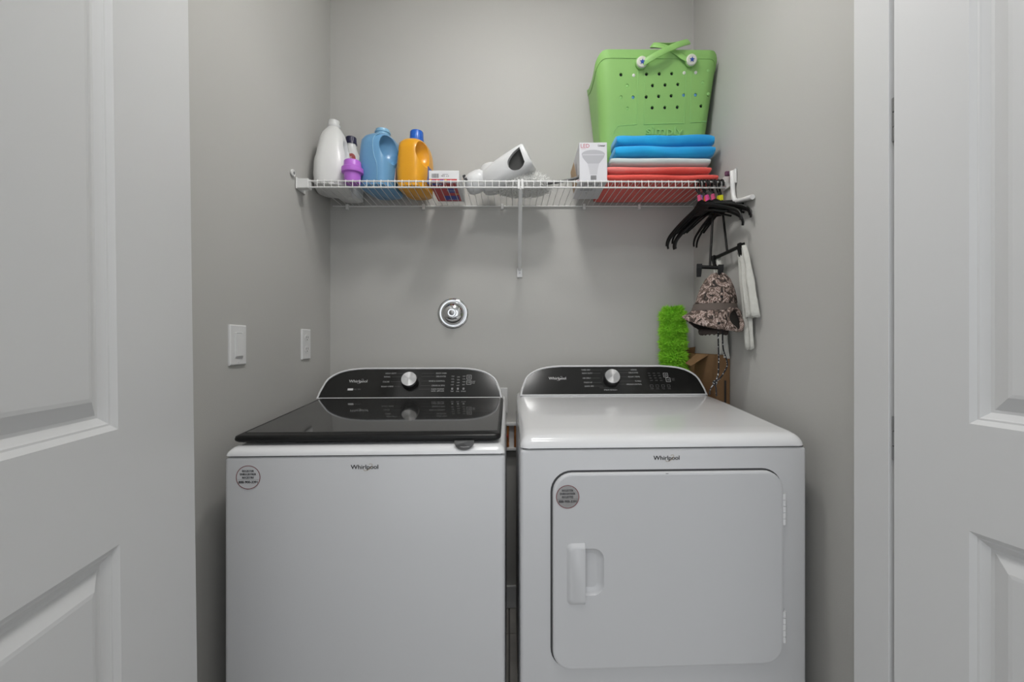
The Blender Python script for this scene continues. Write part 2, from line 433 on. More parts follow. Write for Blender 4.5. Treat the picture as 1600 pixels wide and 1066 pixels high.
# lid: sloping slab with rounded front corners
LX0, LX1 = -0.6965, -0.0215
def lid_ring(off, z_off, yend=1.640):
    pts = []; r = 0.018
    for cx, cy, a in ((LX0+r, 1.137+r, 180), (LX1-r, 1.137+r, 270)):
        for i in range(7):
            t = R(a+90*i/6); pts.append([cx+(r-off)*math.cos(t), cy+(r-off)*math.sin(t)])
    pts += [[LX1-off, yend], [LX0+off, yend]]
    return [(x, y, 0.9255+(y-1.137)*(0.9575-0.9255)/(1.640-1.137)+z_off) for x, y in pts]
lid = obj('lid', loft([lid_ring(0.008, -.0175), lid_ring(0.001, -.013), lid_ring(0, -.009), lid_ring(0.002, -.003), lid_ring(0.008, 0)]), M_LIDF, ws, smooth=50)
gl = lambda x, y, d: (x, y, 0.9255+(y-1.137)*(0.032/0.503)+d)
bm = NB()
add_loft(bm, [[gl(x, y, -.002) for x, y in rr_] for rr_ in ([(LX0+.016, 1.168), (LX1-.010, 1.168), (LX1-.010, 1.636), (LX0+.016, 1.636)],)] + [[gl(x, y, .0006) for x, y in [(LX0+.016, 1.168), (LX1-.010, 1.168), (LX1-.010, 1.636), (LX0+.016, 1.636)]], [gl(x, y, .0012) for x, y in [(LX0+.018, 1.171), (LX1-.012, 1.171), (LX1-.012, 1.634), (LX0+.018, 1.634)]]])
obj('lid_glass', bm, M_GLASS, lid)
# half-round finger recess in the front of the deck
bm = NB()
rec = [(-0.0255*math.cos(PI*i/20), -0.0225*math.sin(PI*i/20)) for i in range(21)]
add_loft(bm, [[(-0.1135+x, 1.1165+(.006 if z > -.004 else .0), .913+z) for x, z in rec], [(-0.1135+x*.97, 1.1125+.012*(max(0,z+.0225)/.0225)**1.6, .913+z) for x, z in rec]])
obj('finger_recess', bm, M_DGREY, ws, smooth=60)
obj('recess_lip', tube([(-.127, 1.1165, .8985), (-.1135, 1.1155, .8978), (-.100, 1.1165, .8985)], .0011, 6), M_GREYP, ws)
for x in (WX0+.05, WX1-.05):
    for y in (1.16, 1.75): obj('leveling_foot', lathe([(.022, 0), (.022, .012), (.008, .016), (.008, .034)], 16), M_BLACKP, ws, loc=(x, y, 0))
sticker(ws, -.6400, .8300, 1.1112, .0292, False)
brand(ws, FACE(-.3588, .8470, 1.1114), .067)
con, Mx = console(ws, -0.3662, 0.9583, 0.3330, 0.1140, 1.80)
p = Printer()
def lines(p, left, right, kx0, kx1, rowh=.0062):
    for t_, x0, y, x1 in left: p.text(t_, x0, y, .0075, 'L', width=len(t_)*.0040)
    for t_, x1, y in right: p.text(t_, x1, y, .0075, 'R', width=len(t_)*.0040)
lines(p, [('HEAVY DUTY', -.101, .094, 0), ('NORMAL', -.105, .080, 0), ('COLORS', -.107, .060, 0), ('BULKY ITEMS', -.110, .041, 0)],
      [('QUICK WASH', .128, .094), ('DELICATES', .126, .081), ('RINSE & CONTROL', .124, .062), ('DRAIN & SPIN', .124, .044), ('CLEAN WASHER', .123, .030), ('with affresh', .123, .0225)], 0, 0)
for i in range(3):
    for j in range(4): p.text(['COLD', 'COOL', 'WARM', 'HOT'][j], .153+i*.021, .082-j*.0115-(i == 1)*.003, .0058, 'C', width=.0105)
for i, t_ in enumerate(('TEMP', 'SOIL', 'EXTRA RINSE')): p.text(t_, .153+i*.021, .021, .0062, 'C', width=.011+.006*(i == 2))
for i in range(3): p.box(.150+i*.021, .030, .156+i*.021, .037, .0016)
p.box(.205, .071, .223, .089, .0013); p.box(.205, .050, .223, .066, .0013); p.ring(.214, .080, .004, .004, .001)
p.text('START', .226, .060, .006, 'L', width=.012); p.text('PAUSE', .226, .054, .006, 'L', width=.010); p.text('>II', .214, .056, .008, 'C', width=.009)
p.make('panel_print', M_PRINT, con, Mx)['kind'] = 'stuff'
p = Printer()
for y, a, b in ((.0965, -.058, -.025), (.0825, -.077, -.028), (.0625, -.079, -.03), (.0435, -.062, -.026)): p.bar(a, y-.0003, b, y+.0003)
for y, a, b in ((.0965, .034, .082), (.0835, .034, .085), (.0645, .036, .06), (.0465, .034, .073), (.0325, .028, .07)): p.bar(a, y-.0003, b, y+.0003)
p.make('panel_ticks', M_PRINTD, con, Mx)['kind'] = 'stuff'
brand(con, Mx @ Matrix.Translation((-.1985, .060, 0)), .067, dark=False)
p = Printer(); p.bar(-.232, .0285, -.212, .0365); p.make('badge', M_SILVERP, con, Mx)
p = Printer(); p.text('DIRECT DRIVE', -.2105, .030, .0075, 'L', width=.026); p.make('badge_print', M_PRINTD, con, Mx)
dial(con, Mx, -.005, .062, .0285); dial_face(con, Mx, -.005, .062, .0285)
into(ws)

# ---- dryer
DX0, DX1, DC = 0.0279, 0.7695, 0.3987
dy = thing('clothes_dryer', 'white front-load clothes dryer with square front door, right of the washer', 'dryer', (DC, 1.112, 0))
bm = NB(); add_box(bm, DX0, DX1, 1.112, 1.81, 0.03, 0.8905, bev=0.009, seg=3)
obj('cabinet', bm, M_CAB_SHADE, dy, smooth=40)
obj('seam', bx(DX0+.006, DX1-.006, 1.118, 1.80, 0.8906, 0.8938), M_SEAM, dy)
prof = front_curve(1.112, 0.8935, 0.040, 0.0315, 14) + [(1.152, .9258), (1.2, .9298), (1.35, .9420), (1.50, .9540), (1.60, .9600), (1.66, .962), (1.81, .962)]
obj('top_panel', cap_mesh(DX0, DX1, 0.8935, prof, 0.026, 0.022), M_ENAMEL, dy, smooth=45)
ddx0, ddx1, ddz0, ddz1 = .1090, .7015, .3385, .8325
obj('door_gap', loft([[(x, 1.1130, z) for x, z in rrect(ddx0-.0050, ddx1+.002, ddz0-.002, ddz1+.0050, .054)], [(x, 1.1113, z) for x, z in rrect(ddx0-.0050, ddx1+.002, ddz0-.002, ddz1+.0050, .054)]]), M_SEAM, dy)
rg = []
for off, y in ((0, 1.1125), (0, 1.1045), (.002, 1.1012), (.006, 1.1000)): rg.append([(x, y, z) for x, z in rrect(ddx0+off, ddx1-off, ddz0+off, ddz1-off, .050-off)])
door = obj('door', loft(rg), M_CAB_SHADE, dy, smooth=40)
# carve the finger pocket, then the pull over its left half
cut = bpy.data.objects.new('cut', bpy.data.meshes.new('cut')); COL.objects.link(cut)
bm = NB(); add_loft(bm, [[(x, y, z) for x, z in rrect(.165+o_, .238-o_, .526+o_, .644-o_, .028-o_)] for o_, y in ((0, 1.085), (0, 1.1002), (.003, 1.1040), (.008, 1.1080), (.016, 1.1105))]); bmesh.ops.recalc_face_normals(bm, faces=bm.faces[:]); bm.to_mesh(cut.data); bm.free()
bool_diff(door, [cut])
for q in door.data.polygons:
    if q.area > .0015 and abs(q.normal.y) > .99: q.use_smooth = False
rg = []
for off, y in ((-.003, 1.1002), (0, 1.0980), (.003, 1.0940), (.008, 1.0918)):
    pts = rrect(.1465+off, .1905+.02, .5065+off, .6555-off, .014)
    rg.append([(min(x, .1895), y, z) for x, z in pts])
obj('handle', loft(rg), M_CAB_SHADE, door, smooth=35)
def hinge(z0, z1):
    bm = NB(); n = 5; h = (z1-z0)/n
    for i in range(n):
        add_loft(bm, [[(.7040+.0050*math.cos(2*PI*k/10), 1.1040+.0050*math.sin(2*PI*k/10), z) for k in range(10)] for z in (z0+i*h+.0006, z0+(i+1)*h-.0006)])
    add_box(bm, .7000, .7100, 1.1095, 1.112, z0, z1)
    obj('hinge', bm, M_ENAMEL, dy, smooth=40)
hinge(.694, .774); hinge(.3925, .473)
obj('door_latch_mark', bx(.395, .402, 1.0996, 1.1002, .8295, .8305), M_SEAM, dy)
for x in (DX0+.05, DX1-.05):
    for y in (1.16, 1.75): obj('leveling_foot', lathe([(.022, 0), (.022, .012), (.008, .016), (.008, .034)], 16), M_BLACKP, dy, loc=(x, y, 0))
sticker(dy, .1460, .7750, 1.0996, .0292, True)
brand(dy, FACE(.4010, .8615, 1.1114), .067)
con, Mx = console(dy, 0.3962, 0.9667, 0.3490, 0.1130, 1.81)
p = Printer()
lines(p, [('TIMED DRY', -.119, .097, 0), ('HEAVY DUTY', -.117, .083, 0), ('AIR ONLY', -.116, .063, 0), ('TOUCH UP', -.113, .045, 0), ('QUICK DRY', -.111, .030, 0)],
      [('NORMAL', .098, .097), ('DELICATES', .101, .085), ('BULKY ITEMS', .105, .068), ('TOWELS', .108, .050), ('WRINKLE CONTROL', .109, .037)], 0, 0)
p.text('STEAM REFRESH', -.0385, .0145, .0075, 'L', width=.050)
p.make('panel_print', M_PRINT, con, Mx)['kind'] = 'stuff'
p = Printer()
for i in range(3):
    for j in range(4): p.text(['MORE', 'DRY', 'NORMAL', 'LESS'][j], .143+i*.019+j*.002, .083-j*.010, .0058, 'C', width=.010)
for i, t_ in enumerate(('TEMP', 'LEVEL', 'WRINKLE', 'TIME')): p.text(t_, .146+i*.022, .019, .006, 'C', width=.012); p.box(.140+i*.022, .027, .152+i*.022, .037, .001)
p.text('START', .228, .060, .006, 'L', width=.012); p.text('PAUSE', .229, .054, .006, 'L', width=.010)
p.make('panel_print_dim', M_PRINTD, con, Mx)['kind'] = 'stuff'
p = Printer(); p.box(.198, .068, .216, .086, .0013); p.box(.205, .049, .223, .066, .0013); p.ring(.207, .077, .004, .004, .001); p.text('>II', .214, .054, .008, 'C', width=.009)
p.make('button_outline', M_PRINT, con, Mx)
p = Printer()
for y, a, b in ((.0995, -.082, -.038), (.0855, -.076, -.045), (.0655, -.083, -.05), (.0475, -.08, -.045), (.0325, -.074, -.04), (.026, -.055, -.02)): p.bar(a, y-.0003, b, y+.0003)
for y, a, b in ((.0995, .022, .072), (.0875, .024, .064), (.0705, .026, .06), (.0525, .024, .082), (.0395, .02, .048)): p.bar(a, y-.0003, b, y+.0003)
p.make('panel_ticks', M_PRINTD, con, Mx)['kind'] = 'stuff'
brand(con, Mx @ Matrix.Translation((-.213, .060, 0)), .066, dark=False)
dial(con, Mx, -.0065, .062, .0285); dial_face(con, Mx, -.0065, .062, .0285)
into(dy)

# ------------------------------------------------------------------ wire shelf
SL = 0.0130                                            # the shelf climbs a little to the right
def ZS(x): return 1.7545+(x-XL)*SL                     # deck height
YS = 1.6375                                            # front edge of the shelf
LEN = XR-XL-0.004
sh = thing('wire_shelf', 'white vinyl-coated wire shelf running across the closet above the machines', 'shelf', (XL+.002, YS, 1.7545))
sh.rotation_euler = (0, -math.atan(SL), 0)
WR = .0012
bm = NB(); add_tube(bm, [(0, .300, -WR), (0, .15, -WR), (0, .004, -WR), (0, -.0015, -.0022), (0, -.0036, -.006), (0, -.0036, -.030)], WR, 6)
wire0 = obj('wire', bm, M_WIRE, sh, smooth=60, loc=(0.048, 0, 0))
x = 0.048+0.0254
while x < LEN-.012:
    o = wire0.copy(); COL.objects.link(o); o.parent = sh; o.location = (x, 0, 0); x += 0.0254
for y, z, r in ((.0002, -.0060, .0031), (.0002, -.0285, .0031), (.298, -.0058, .0031)):
    obj('rail', tube([(0.012, y, z), (LEN*.5, y, z), (LEN-.004, y, z)], r, 8), M_WIRE, sh, smooth=60)
for u in (.075, .400, .74, 1.10, 1.345):
    bm = NB(); add_box(bm, -.006, .006, .286, .3025, -.022, .002, bev=.002)
    obj('wall_clip', bm, M_WIRE, sh, loc=(u, 0, 0))
# left end bracket with its screw ear
bm = NB(); add_box(bm, 0, .044, -.0085, .022, -.0335, .0015, bev=.002)
add_box(bm, 0, .004, -.012, .060, -.036, .006, bev=.0015)
lb = obj('end_bracket', bm, M_WIRE, sh)
obj('bracket_ear', loft([[(0.0005+q, -.036+.0125*math.cos(2*PI*i/16), .010+.0125*math.sin(2*PI*i/16)) for i in range(16)] for q in (0, .006)]), M_WIRE, lb)
obj('screw', loft([[(0.0065+q, -.036+.005*math.cos(2*PI*i/10), .010+.005*math.sin(2*PI*i/10)) for i in range(10)] for q in (0, .002)]), M_SCREW, lb)
# right end bracket: upright with a long forward arm along the wall
RX = LEN
pts = spline([(RX-.011, -.060, .010), (RX-.011, -.064, -.030), (RX-.011, -.067, -.074), (RX-.011, -.080, -.102), (RX-.011, -.115, -.114), (RX-.011, -.165, -.122), (RX-.011, -.194, -.127)], 5)
rb = obj('end_bracket', tube(pts, .0085, 10), M_WIRE, sh, smooth=60)
bm = NB(); add_box(bm, RX-.007, RX, -.075, .02, -.036, .016, bev=.002)
obj('bracket_plate', bm, M_WIRE, rb)
obj('bracket_clip', bx(RX-.030, RX-.012, -.052, -.040, -.002, .016, bev=.004), mat('plum_plastic', (.10, .03, .07), .35), rb)
# diagonal brace in the middle
bxx = .0395-XL
bm = NB()
add_tube(bm, [(bxx, -.002, -.034), (bxx, .10, -.122), (bxx, .20, -.208), (bxx, .292, -.285)], .0075, 8, flat=(.45, 1))
br = obj('brace', bm, M_WIRE, sh, smooth=50)
bm = NB()
for s in (-1, 1): add_box(bm, bxx+s*.0065-.0045, bxx+s*.0065+.0045, -.0085, .004, -.036, -.001, bev=.001)
obj('brace_hook', bm, M_WIRE, br)
obj('brace_foot', bx(bxx-.0115, bxx+.0115, .297, .3025, -.318, -.277, bev=.002), M_PLATE, br)
obj('screw', loft([[(bxx+.0045*math.cos(2*PI*i/10), .2965-q, -.298+.0045*math.sin(2*PI*i/10)) for i in range(10)] for q in (0, .0018)]), M_SCREW, br)

# ------------------------------------------------------------------ wall fittings
def plate(y, z, w_, h_, name, label, cat):
    t = thing(name, label, cat, (XL, y, z))
    bm = NB(); add_loft(bm, [[(q, -w_/2+o_+0, -h_/2+o_), (q, w_/2-o_, -h_/2+o_), (q, w_/2-o_, h_/2-o_), (q, -w_/2+o_, h_/2-o_)] for q, o_ in ((0, 0), (.004, 0), (.0065, .003))])
    obj('cover_plate', bm, M_PLATE, t)
    return t
t = plate(1.285, 1.154, .076, .114, 'light_switch', 'white rocker light switch on the left wall, nearer the door', 'light switch')
bm = NB(); add_box(bm, .0062, .0085, -.019, .019, -.036, .036, bev=.001); obj('switch_frame', bm, M_PLATE, t)
bm = NB(); add_loft(bm, [[(.008, -.0155, z0) for z0 in ()] or [(.008, -.0155, -.032), (.008, .0155, -.032), (.008, .0155, .032), (.008, -.0155, .032)], [(.0118, -.0155, -.031), (.0118, .0155, -.031), (.0095, .0155, .032), (.0095, -.0155, .032)]])
obj('rocker', bm, M_PLATE, t)
obj('rocker_slot', bx(.0084, .0089, -.012, .012, .0335, .0347), M_GREYP, t)
for z in (.049, -.049): obj('screw', loft([[(q, .0025*math.cos(2*PI*i/10), z+.0025*math.sin(2*PI*i/10)) for i in range(10)] for q in (.006, .0072)]), M_PLATE, t)
t = plate(1.706, 1.155, .070, .114, 'wall_outlet', 'white wall outlet plate on the left wall, nearer the back corner', 'outlet')
for z in (.0235, -.0195):
    c_ = obj('socket', loft([[(q, .0165*math.cos(2*PI*i/24), z+.0135*math.sin(2*PI*i/24)) for i in range(24)] for q in (.006, .0082)]), M_PLATE, t)
    bm = NB()
    add_box(bm, .0080, .0085, -.008, -.0055, z-.001, z+.007); add_box(bm, .0080, .0085, .0055, .008, z-.001, z+.007)
    add_box(bm, .0080, .0085, -.0025, .0025, z-.0085, z-.0045); obj('slots', bm, M_SEAM, c_)
    c_['label'] = 'white socket face'
# chrome wall valve
vx, vz = -.2451, 1.2890
v = thing('wall_valve', 'round chrome valve trim on the back wall above the washer', 'valve', (vx, YB, vz))
ROT = Matrix.Rotation(R(90), 4, 'X')
obj('escutcheon', lathe([(.066, 0), (.066, .004), (.062, .0075), (.055, .009), (.052, .0075)], 64), M_CHROME, v, smooth=40, M=ROT)
obj('dome', lathe([(.0515, .006), (.0505, .012), (.046, .021), (.038, .029), (.028, .0345), (.018, .037), (.004, .0375)], 64), M_CHROME, v, smooth=60, M=ROT)
k_ = obj('stem', lathe([(.018, .034), (.018, .047), (.0165, .050), (.0115, .050), (.0105, .047)], 40), M_CHROME, v, smooth=35, M=ROT)
obj('stem_cap', lathe([(.0100, .046), (.0100, .051), (.006, .0525), (.001, .053)], 24), M_SCREW, v, smooth=40, M=ROT)
# power outlet and supply box behind the gap
t = thing('power_outlet', 'white outlet plate behind the gap between the two machines', 'outlet', (-.043, YB, .908))
obj('cover_plate', bx(-.0355, .0355, -.0065, 0, -.055, .055, bev=.002), M_PLATE, t)
bm = NB(); add_box(bm, -.004, .016, -.034, -.0062, -.032, .012, bev=.005); pl = obj('plug', bm, M_BLACKP, t)
obj('cord', tube(spline([(.002, -.030, -.028), (-.006, -.036, -.05), (-.035, -.04, -.08), (-.07, -.035, -.16)], 6), .004, 8), M_BLACKP, pl, smooth=60)
t = thing('supply_valve_box', 'white recessed water supply box with copper pipes behind the machine gap', 'valve box', (0.0, YB, .755))
bm = NB(); add_box(bm, -.075, .042, -.030, 0, .046, .058, bev=.002); add_box(bm, -.075, .042, -.030, 0, -.062, -.05, bev=.002); add_box(bm, -.075, -.064, -.030, 0, -.05, .046); add_box(bm, .032, .042, -.030, 0, -.05, .046); add_box(bm, -.064, .032, -.004, 0, -.05, .046)
obj('box_frame', bm, M_PLATE, t)
for x in (-.006, .026): obj('copper_pipe', tube([(x, -.018, -.047), (x, -.018, 0), (x, -.018, .044)], .0055, 10), M_COPPER, t, smooth=60)
obj('valve_handle', bx(-.026, -.004, -.036, -.026, -.004, .008, bev=.003), M_RED, t)
obj('hose', tube(spline([(-.035, -.024, -.03), (-.042, -.035, -.07), (-.052, -.05, -.16), (-.056, -.055, -.30), (-.056, -.05, -.50)], 6), .010, 10), M_DGREY, t, smooth=60)

# ------------------------------------------------------------------ bottles
def sup(a, b, n, N=40, cx=0, cy=0, z=0, flatfront=0):
    pts = []
    for i in range(N):
        t = 2*PI*i/N; c, s = math.cos(t), math.sin(t)
        pts.append((cx+a*math.copysign(abs(c)**(2/n), c), cy+b*math.copysign(abs(s)**(2/n), s), z))
    return pts
def jug_body(name, secs, m, parent, cutters=(), n=3.0):
    """secs = [(z, a, b, cy, n)]"""
    o = obj(name, loft([sup(a, b, q, 48, 0, cy, z) for z, a, b, cy, q in secs]), m, parent, smooth=50)
    cs = []
    for c, r, rot in cutters:
        bm = NB(); bmesh.ops.create_uvsphere(bm, u_segments=28, v_segments=18, radius=1)
        me = bpy.data.meshes.new('cut'); bm.to_mesh(me); bm.free()
        k = bpy.data.objects.new('cut', me); COL.objects.link(k)
        k.matrix_world = Matrix.Translation(c) @ Matrix.Rotation(rot, 4, 'X') @ Matrix.Diagonal((*r, 1)); cs.append(k)
    if cs:
        bpy.context.view_layer.update()
        bool_diff(o, cs)
    return o
def ribbed_cap(r, z0, h, ribs=36):
    bm = NB(); rings = []
    for z, k, rb in ((z0, 1.10, 0), (z0+h*.22, 1.08, 0), (z0+h*.26, 1.0, 1), (z0+h*.93, .96, 1), (z0+h, .90, 0)):
        rings.append([((r*k+(0.0006 if rb and i % 2 else 0))*math.cos(2*PI*i/(ribs*2)), (r*k+(0.0006 if rb and i % 2 else 0))*math.sin(2*PI*i/(ribs*2)), z) for i in range(ribs*2)])
    add_loft(bm, rings); return bm
M_WHB = mat('bottle_white', (.70, .70, .69), .32)
M_BLUE = mat('bottle_blue', (.13, .31, .52), .28)
M_BLUE2 = mat('bottle_blue_light', (.21, .42, .60), .3)
M_YEL = mat('bottle_amber', (.72, .33, .012), .28)
M_CAPB = mat('cap_blue', (.012, .11, .50), .3)
M_NAVY = mat('cap_navy', (.012, .012, .05), .35)
M_PURP = mat('cap_purple', (.46, .14, .62), .38)
M_LABR = mat('label_red', (.42, .10, .09), .45)
# white jug at the left wall
px, py = -.6935, 1.775
t = thing('laundry_jug', 'large plain white laundry jug against the left wall on the shelf', 'bottle', (px, py, ZS(px)+.0005), R(14))
jug_body('body', [(0, .055, .078, 0, 3.4), (.004, .064, .086, 0, 3.4), (.05, .069, .090, 0, 3.2), (.10, .067, .088, 0, 3.0), (.135, .061, .084, .002, 2.8), (.17, .056, .078, .004, 2.6), (.20, .050, .068, .006, 2.5), (.225, .042, .052, .008, 2.3), (.245, .030, .034, .008, 2.1), (.255, .023, .023, .008, 2), (.262, .021, .021, .008, 2)], M_WHB, t,
         [((.066, -.052, .165), (.026, .034, .060), R(8)), ((-.066, -.052, .165), (.022, .032, .055), R(8))])
obj('neck_ring', lathe([(.0225, .256), (.0250, .259), (.0250, .266), (.0215, .268), (.0205, .276), (.0215, .283), (.0175, .2845), (.016, .279)], 32), M_WHB, t, smooth=40, loc=(0, .008, 0))
obj('spout', loft([[(.010*math.cos(2*PI*i/16), .008+.010*math.sin(2*PI*i/16)+(zz-.27)*.1, zz+(.006*math.sin(2*PI*i/16) if zz > .28 else 0)) for i in range(16)] for zz in (.272, .290)]), M_WHB, t, smooth=50)
# white bottle with dark cap behind it
px, py = -.662, 1.880
t = thing('detergent_bottle', 'white bottle with dark navy cap behind the purple cup', 'bottle', (px, py, ZS(px)+.0005))
jug_body('body', [(0, .040, .036, 0, 3), (.004, .046, .040, 0, 3), (.12, .047, .041, 0, 2.8), (.155, .043, .038, 0, 2.6), (.185, .034, .031, .0, 2.3), (.205, .026, .024, 0, 2.1), (.222, .0215, .0215, 0, 2), (.236, .0205, .0205, 0, 2)], M_WHB, t)
obj('cap', ribbed_cap(.0215, .234, .030, 28), M_NAVY, t, smooth=30)
bm = NB(); add_loft(bm, [[(.014+.017*k*math.cos(2*PI*i/28), -.0365-.001*dep, .163+.020*k*math.sin(2*PI*i/28)) for i in range(28)] for k, dep in ((1, 0), (1, 1.5), (.96, 2))])
l_ = obj('label_patch', bm, M_LABR, t)
p = Printer(); p.text('fi', 0, -.006, .022, 'C'); p.make('label_print', M_WHB, l_, FACE(.012, .161, -.0389))
# purple cup
px, py = -.5895, 1.688
t = thing('measuring_cup', 'small purple plastic measuring cup upside down at the front of the shelf', 'cup', (px, py, ZS(px)+.0005))
obj('cup', lathe([(.026, 0), (.0285, .002), (.0305, .038), (.0385, .041), (.0395, .046), (.0390, .058), (.0335, .062), (.0315, .066), (.0300, .084), (.0275, .0865), (.002, .087)], 48), M_PURP, t, smooth=35)
# blue jug
px, py = -.508, 1.790
t = thing('laundry_jug', 'blue laundry jug with grip pockets, between the purple cup and the amber jug', 'bottle', (px, py, ZS(px)+.0005), R(-11))
JS = [(0, .054, .082, 0, 3.6), (.005, .063, .091, 0, 3.6), (.06, .069, .096, 0, 3.4), (.115, .068, .096, 0, 3.2), (.16, .067, .095, 0, 3.0), (.184, .064, .090, .0, 2.9), (.202, .058, .080, .002, 2.6), (.216, .046, .060, .004, 2.3), (.226, .034, .038, .004, 2.1), (.231, .029, .029, .004, 2)]
bo = jug_body('body', JS, M_BLUE, t, [((.064, -.052, .150), (.052, .048, .058), R(8)), ((-.072, -.052, .152), (.040, .040, .055), R(8))])
obj('neck', lathe([(.0285, .228), (.0285, .239), (.0310, .240), (.0310, .245), (.0280, .247), (.0270, .254), (.023, .255), (.022, .247)], 36), M_BLUE2, t, smooth=35, loc=(0, .004, 0))
obj('spout', loft([[(.006*math.cos(2*PI*i/12)+.004, .014+.006*math.sin(2*PI*i/12), zz) for i in range(12)] for zz in (.246, .266)]), M_WHB, t, smooth=50)
bm = NB()
add_tube(bm, spline([(.026, -.0935, .02), (.027, -.0945, .06), (.024, -.0955, .085), (.015, -.0962, .112), (.010, -.0955, .14), (.009, -.093, .17), (.013, -.087, .190), (.026, -.076, .203)], 5), .0016, 8)
obj('mould_ridge', bm, M_BLUE2, t, smooth=60)
bm = NB(); add_loft(bm, [[(.0695, y, z) for y, z in ((-.04, .03), (.07, .03), (.07, .145), (.01, .145), (-.03, .08))], [(.0715, y, z) for y, z in ((-.04, .03), (.07, .03), (.07, .145), (.01, .145), (-.03, .08))]])
obj('label_patch', bm, mat('label_pale', (.60, .50, .48), .45), t)
# amber jug
px, py = -.3760, 1.795
t = thing('laundry_jug', 'amber yellow laundry jug with bright blue cap on the shelf', 'bottle', (px, py, ZS(px)+.0005), R(-9))
JS = [(0, .046, .078, 0, 3.6), (.005, .054, .086, 0, 3.6), (.06, .059, .091, 0, 3.4), (.12, .0585, .090, 0, 3.2), (.155, .057, .089, 0, 3.0), (.178, .053, .084, .0, 2.8), (.194, .045, .070, .004, 2.6), (.204, .032, .042, .008, 2.2), (.208, .026, .028, .010, 2.0)]
jug_body('body', JS, M_YEL, t, [((.060, -.050, .138), (.046, .046, .052), R(8)), ((-.062, -.050, .138), (.036, .038, .050), R(8))])
obj('cap', ribbed_cap(.0265, .2075, .047, 34), M_CAPB, t, smooth=30, loc=(0, .010, 0))
bm = NB(); add_loft(bm, [[(.0588+q, y, z) for y, z in ((-.030, .03), (.035, .03), (.035, .10), (-.022, .10))] for q in (-.002, .0006)])
obj('label_patch', bm, mat('label_blue', (.08, .12, .35), .45), t)

# ------------------------------------------------------------------ dryer sheet carton
px0, px1 = -.3020, -.1880
zc0 = ZS(-.30)+.002
M_CARTON = mat('carton_white', (.66, .66, .67), .5)
M_CARTR = mat('carton_red', (.50, .035, .04), .4)
M_CARTB = mat('carton_blue', (.02, .04, .33), .4)
M_CARTY = mat('carton_yellow', (.70, .46, .04), .4)
t = thing('dryer_sheet_box', 'small red, blue and white carton lying flat beside the amber jug', 'box', ((px0+px1)/2, 1.672, zc0))
t.rotation_euler = (0, -math.atan(SL), 0)
hw = .0565
c_ = obj('carton', bx(-hw, hw, 0, .225, 0, .046, bev=.0012, seg=1), M_CARTON, t)
# printed bottom: red field, blue band, yellow line and white words
FB = Matrix((Vector((1, 0, 0)), Vector((0, 1, 0)), Vector((0, 0, 1)))).transposed().to_4x4()
DN = Matrix(((1, 0, 0, 0), (0, -1, 0, 0), (0, 0, -1, 0), (0, 0, 0, 1)))       # print facing down, read from below
p = Printer(); p.bar(-hw+.001, -.215, hw-.014, -.004); p.make('print_red', M_CARTR, c_, Matrix.Translation((0, 0, -.0004)) @ DN)
p = Printer(); p.bar(-hw+.002, -.026, -.008, -.006); p.bar(.002, -.110, .030, -.060); p.bar(-.020, -.200, .036, -.145); p.make('print_blue', M_CARTB, c_, Matrix.Translation((0, 0, -.0008)) @ DN)
p = Printer(); p.bar(-hw+.002, -.020, -hw+.010, -.006); p.bar(.026, -.127, .042, -.120); p.make('print_yellow', M_CARTY, c_, Matrix.Translation((0, 0, -.0010)) @ DN)
p = Printer(); p.text('softener sheets', -.008, -.196, .016, 'L', width=.042); p.text('fresh', .016, -.09, .018, 'C'); p.bar(-.034, -.024, -.026, -.008); p.bar(-.018, -.022, -.012, -.010); p.make('print_white', M_CARTON, c_, Matrix.Translation((0, 0, -.0012)) @ DN)
FR = lambda x, z: frame_from((x, -.0005, z), (1, 0, 0), (0, 0, 1))
p = Printer(); p.bar(-hw+.001, .001, hw-.008, .014); p.make('print_red', M_CARTR, c_, FR(0, 0))
p = Printer(); p.bar(-.046, .003, -.034, .010); p.bar(-.016, .002, .002, .011); p.bar(.012, .001, .036, .005); p.make('print_blue', M_CARTB, c_, FR(0, .0) @ Matrix.Translation((0, 0, .0003)))
p = Printer(); p.bar(.003, .002, .010, .012); p.bar(-.052, .004, -.047, .012); p.make('print_yellow', M_CARTY, c_, FR(0, 0) @ Matrix.Translation((0, 0, .0004)))
p = Printer()
xx = -.046
for i in range(14):
    ww = random.choice((.0007, .0012, .0018)); p.bar(xx, .018, xx+ww, .034); xx += ww+random.choice((.0007, .0011))
p.bar(-.006, .031, .016, .0322); p.text('40 ct', .004, .022, .010, 'C', width=.030); p.make('barcode', M_INK, c_, FR(0, 0))

# ------------------------------------------------------------------ white appliance, duster
M_APP = mat('appliance_white', (.64, .645, .65), .3)
ap = thing('handheld_appliance', 'white handheld appliance with a dark open mouth lying on the shelf', 'appliance', (0, 0, 0))
d = Vector((.185, -.055, .094)).normalized()
P0 = Vector((-.088, 1.775, 1.803))
fr = frame_from(P0, d, (0, 1, 0))
def dring(L, hy, hz, n=2.6, cz=0):
    return [fr @ Vector((L, p_[0], p_[1]+cz)) for p_ in [(q[0], q[1]) for q in sup(hy, hz, n, 36)]]
nz = obj('nozzle', loft([dring(-.02, .030, .030), dring(.0, .042, .042), dring(.05, .051, .051), (dring(.10, .054, .054)), dring(.15, .054, .054, 3), dring(.188, .053, .052, 3.4), dring(.194, .049, .048, 3.4)]), M_APP, ap, smooth=50)
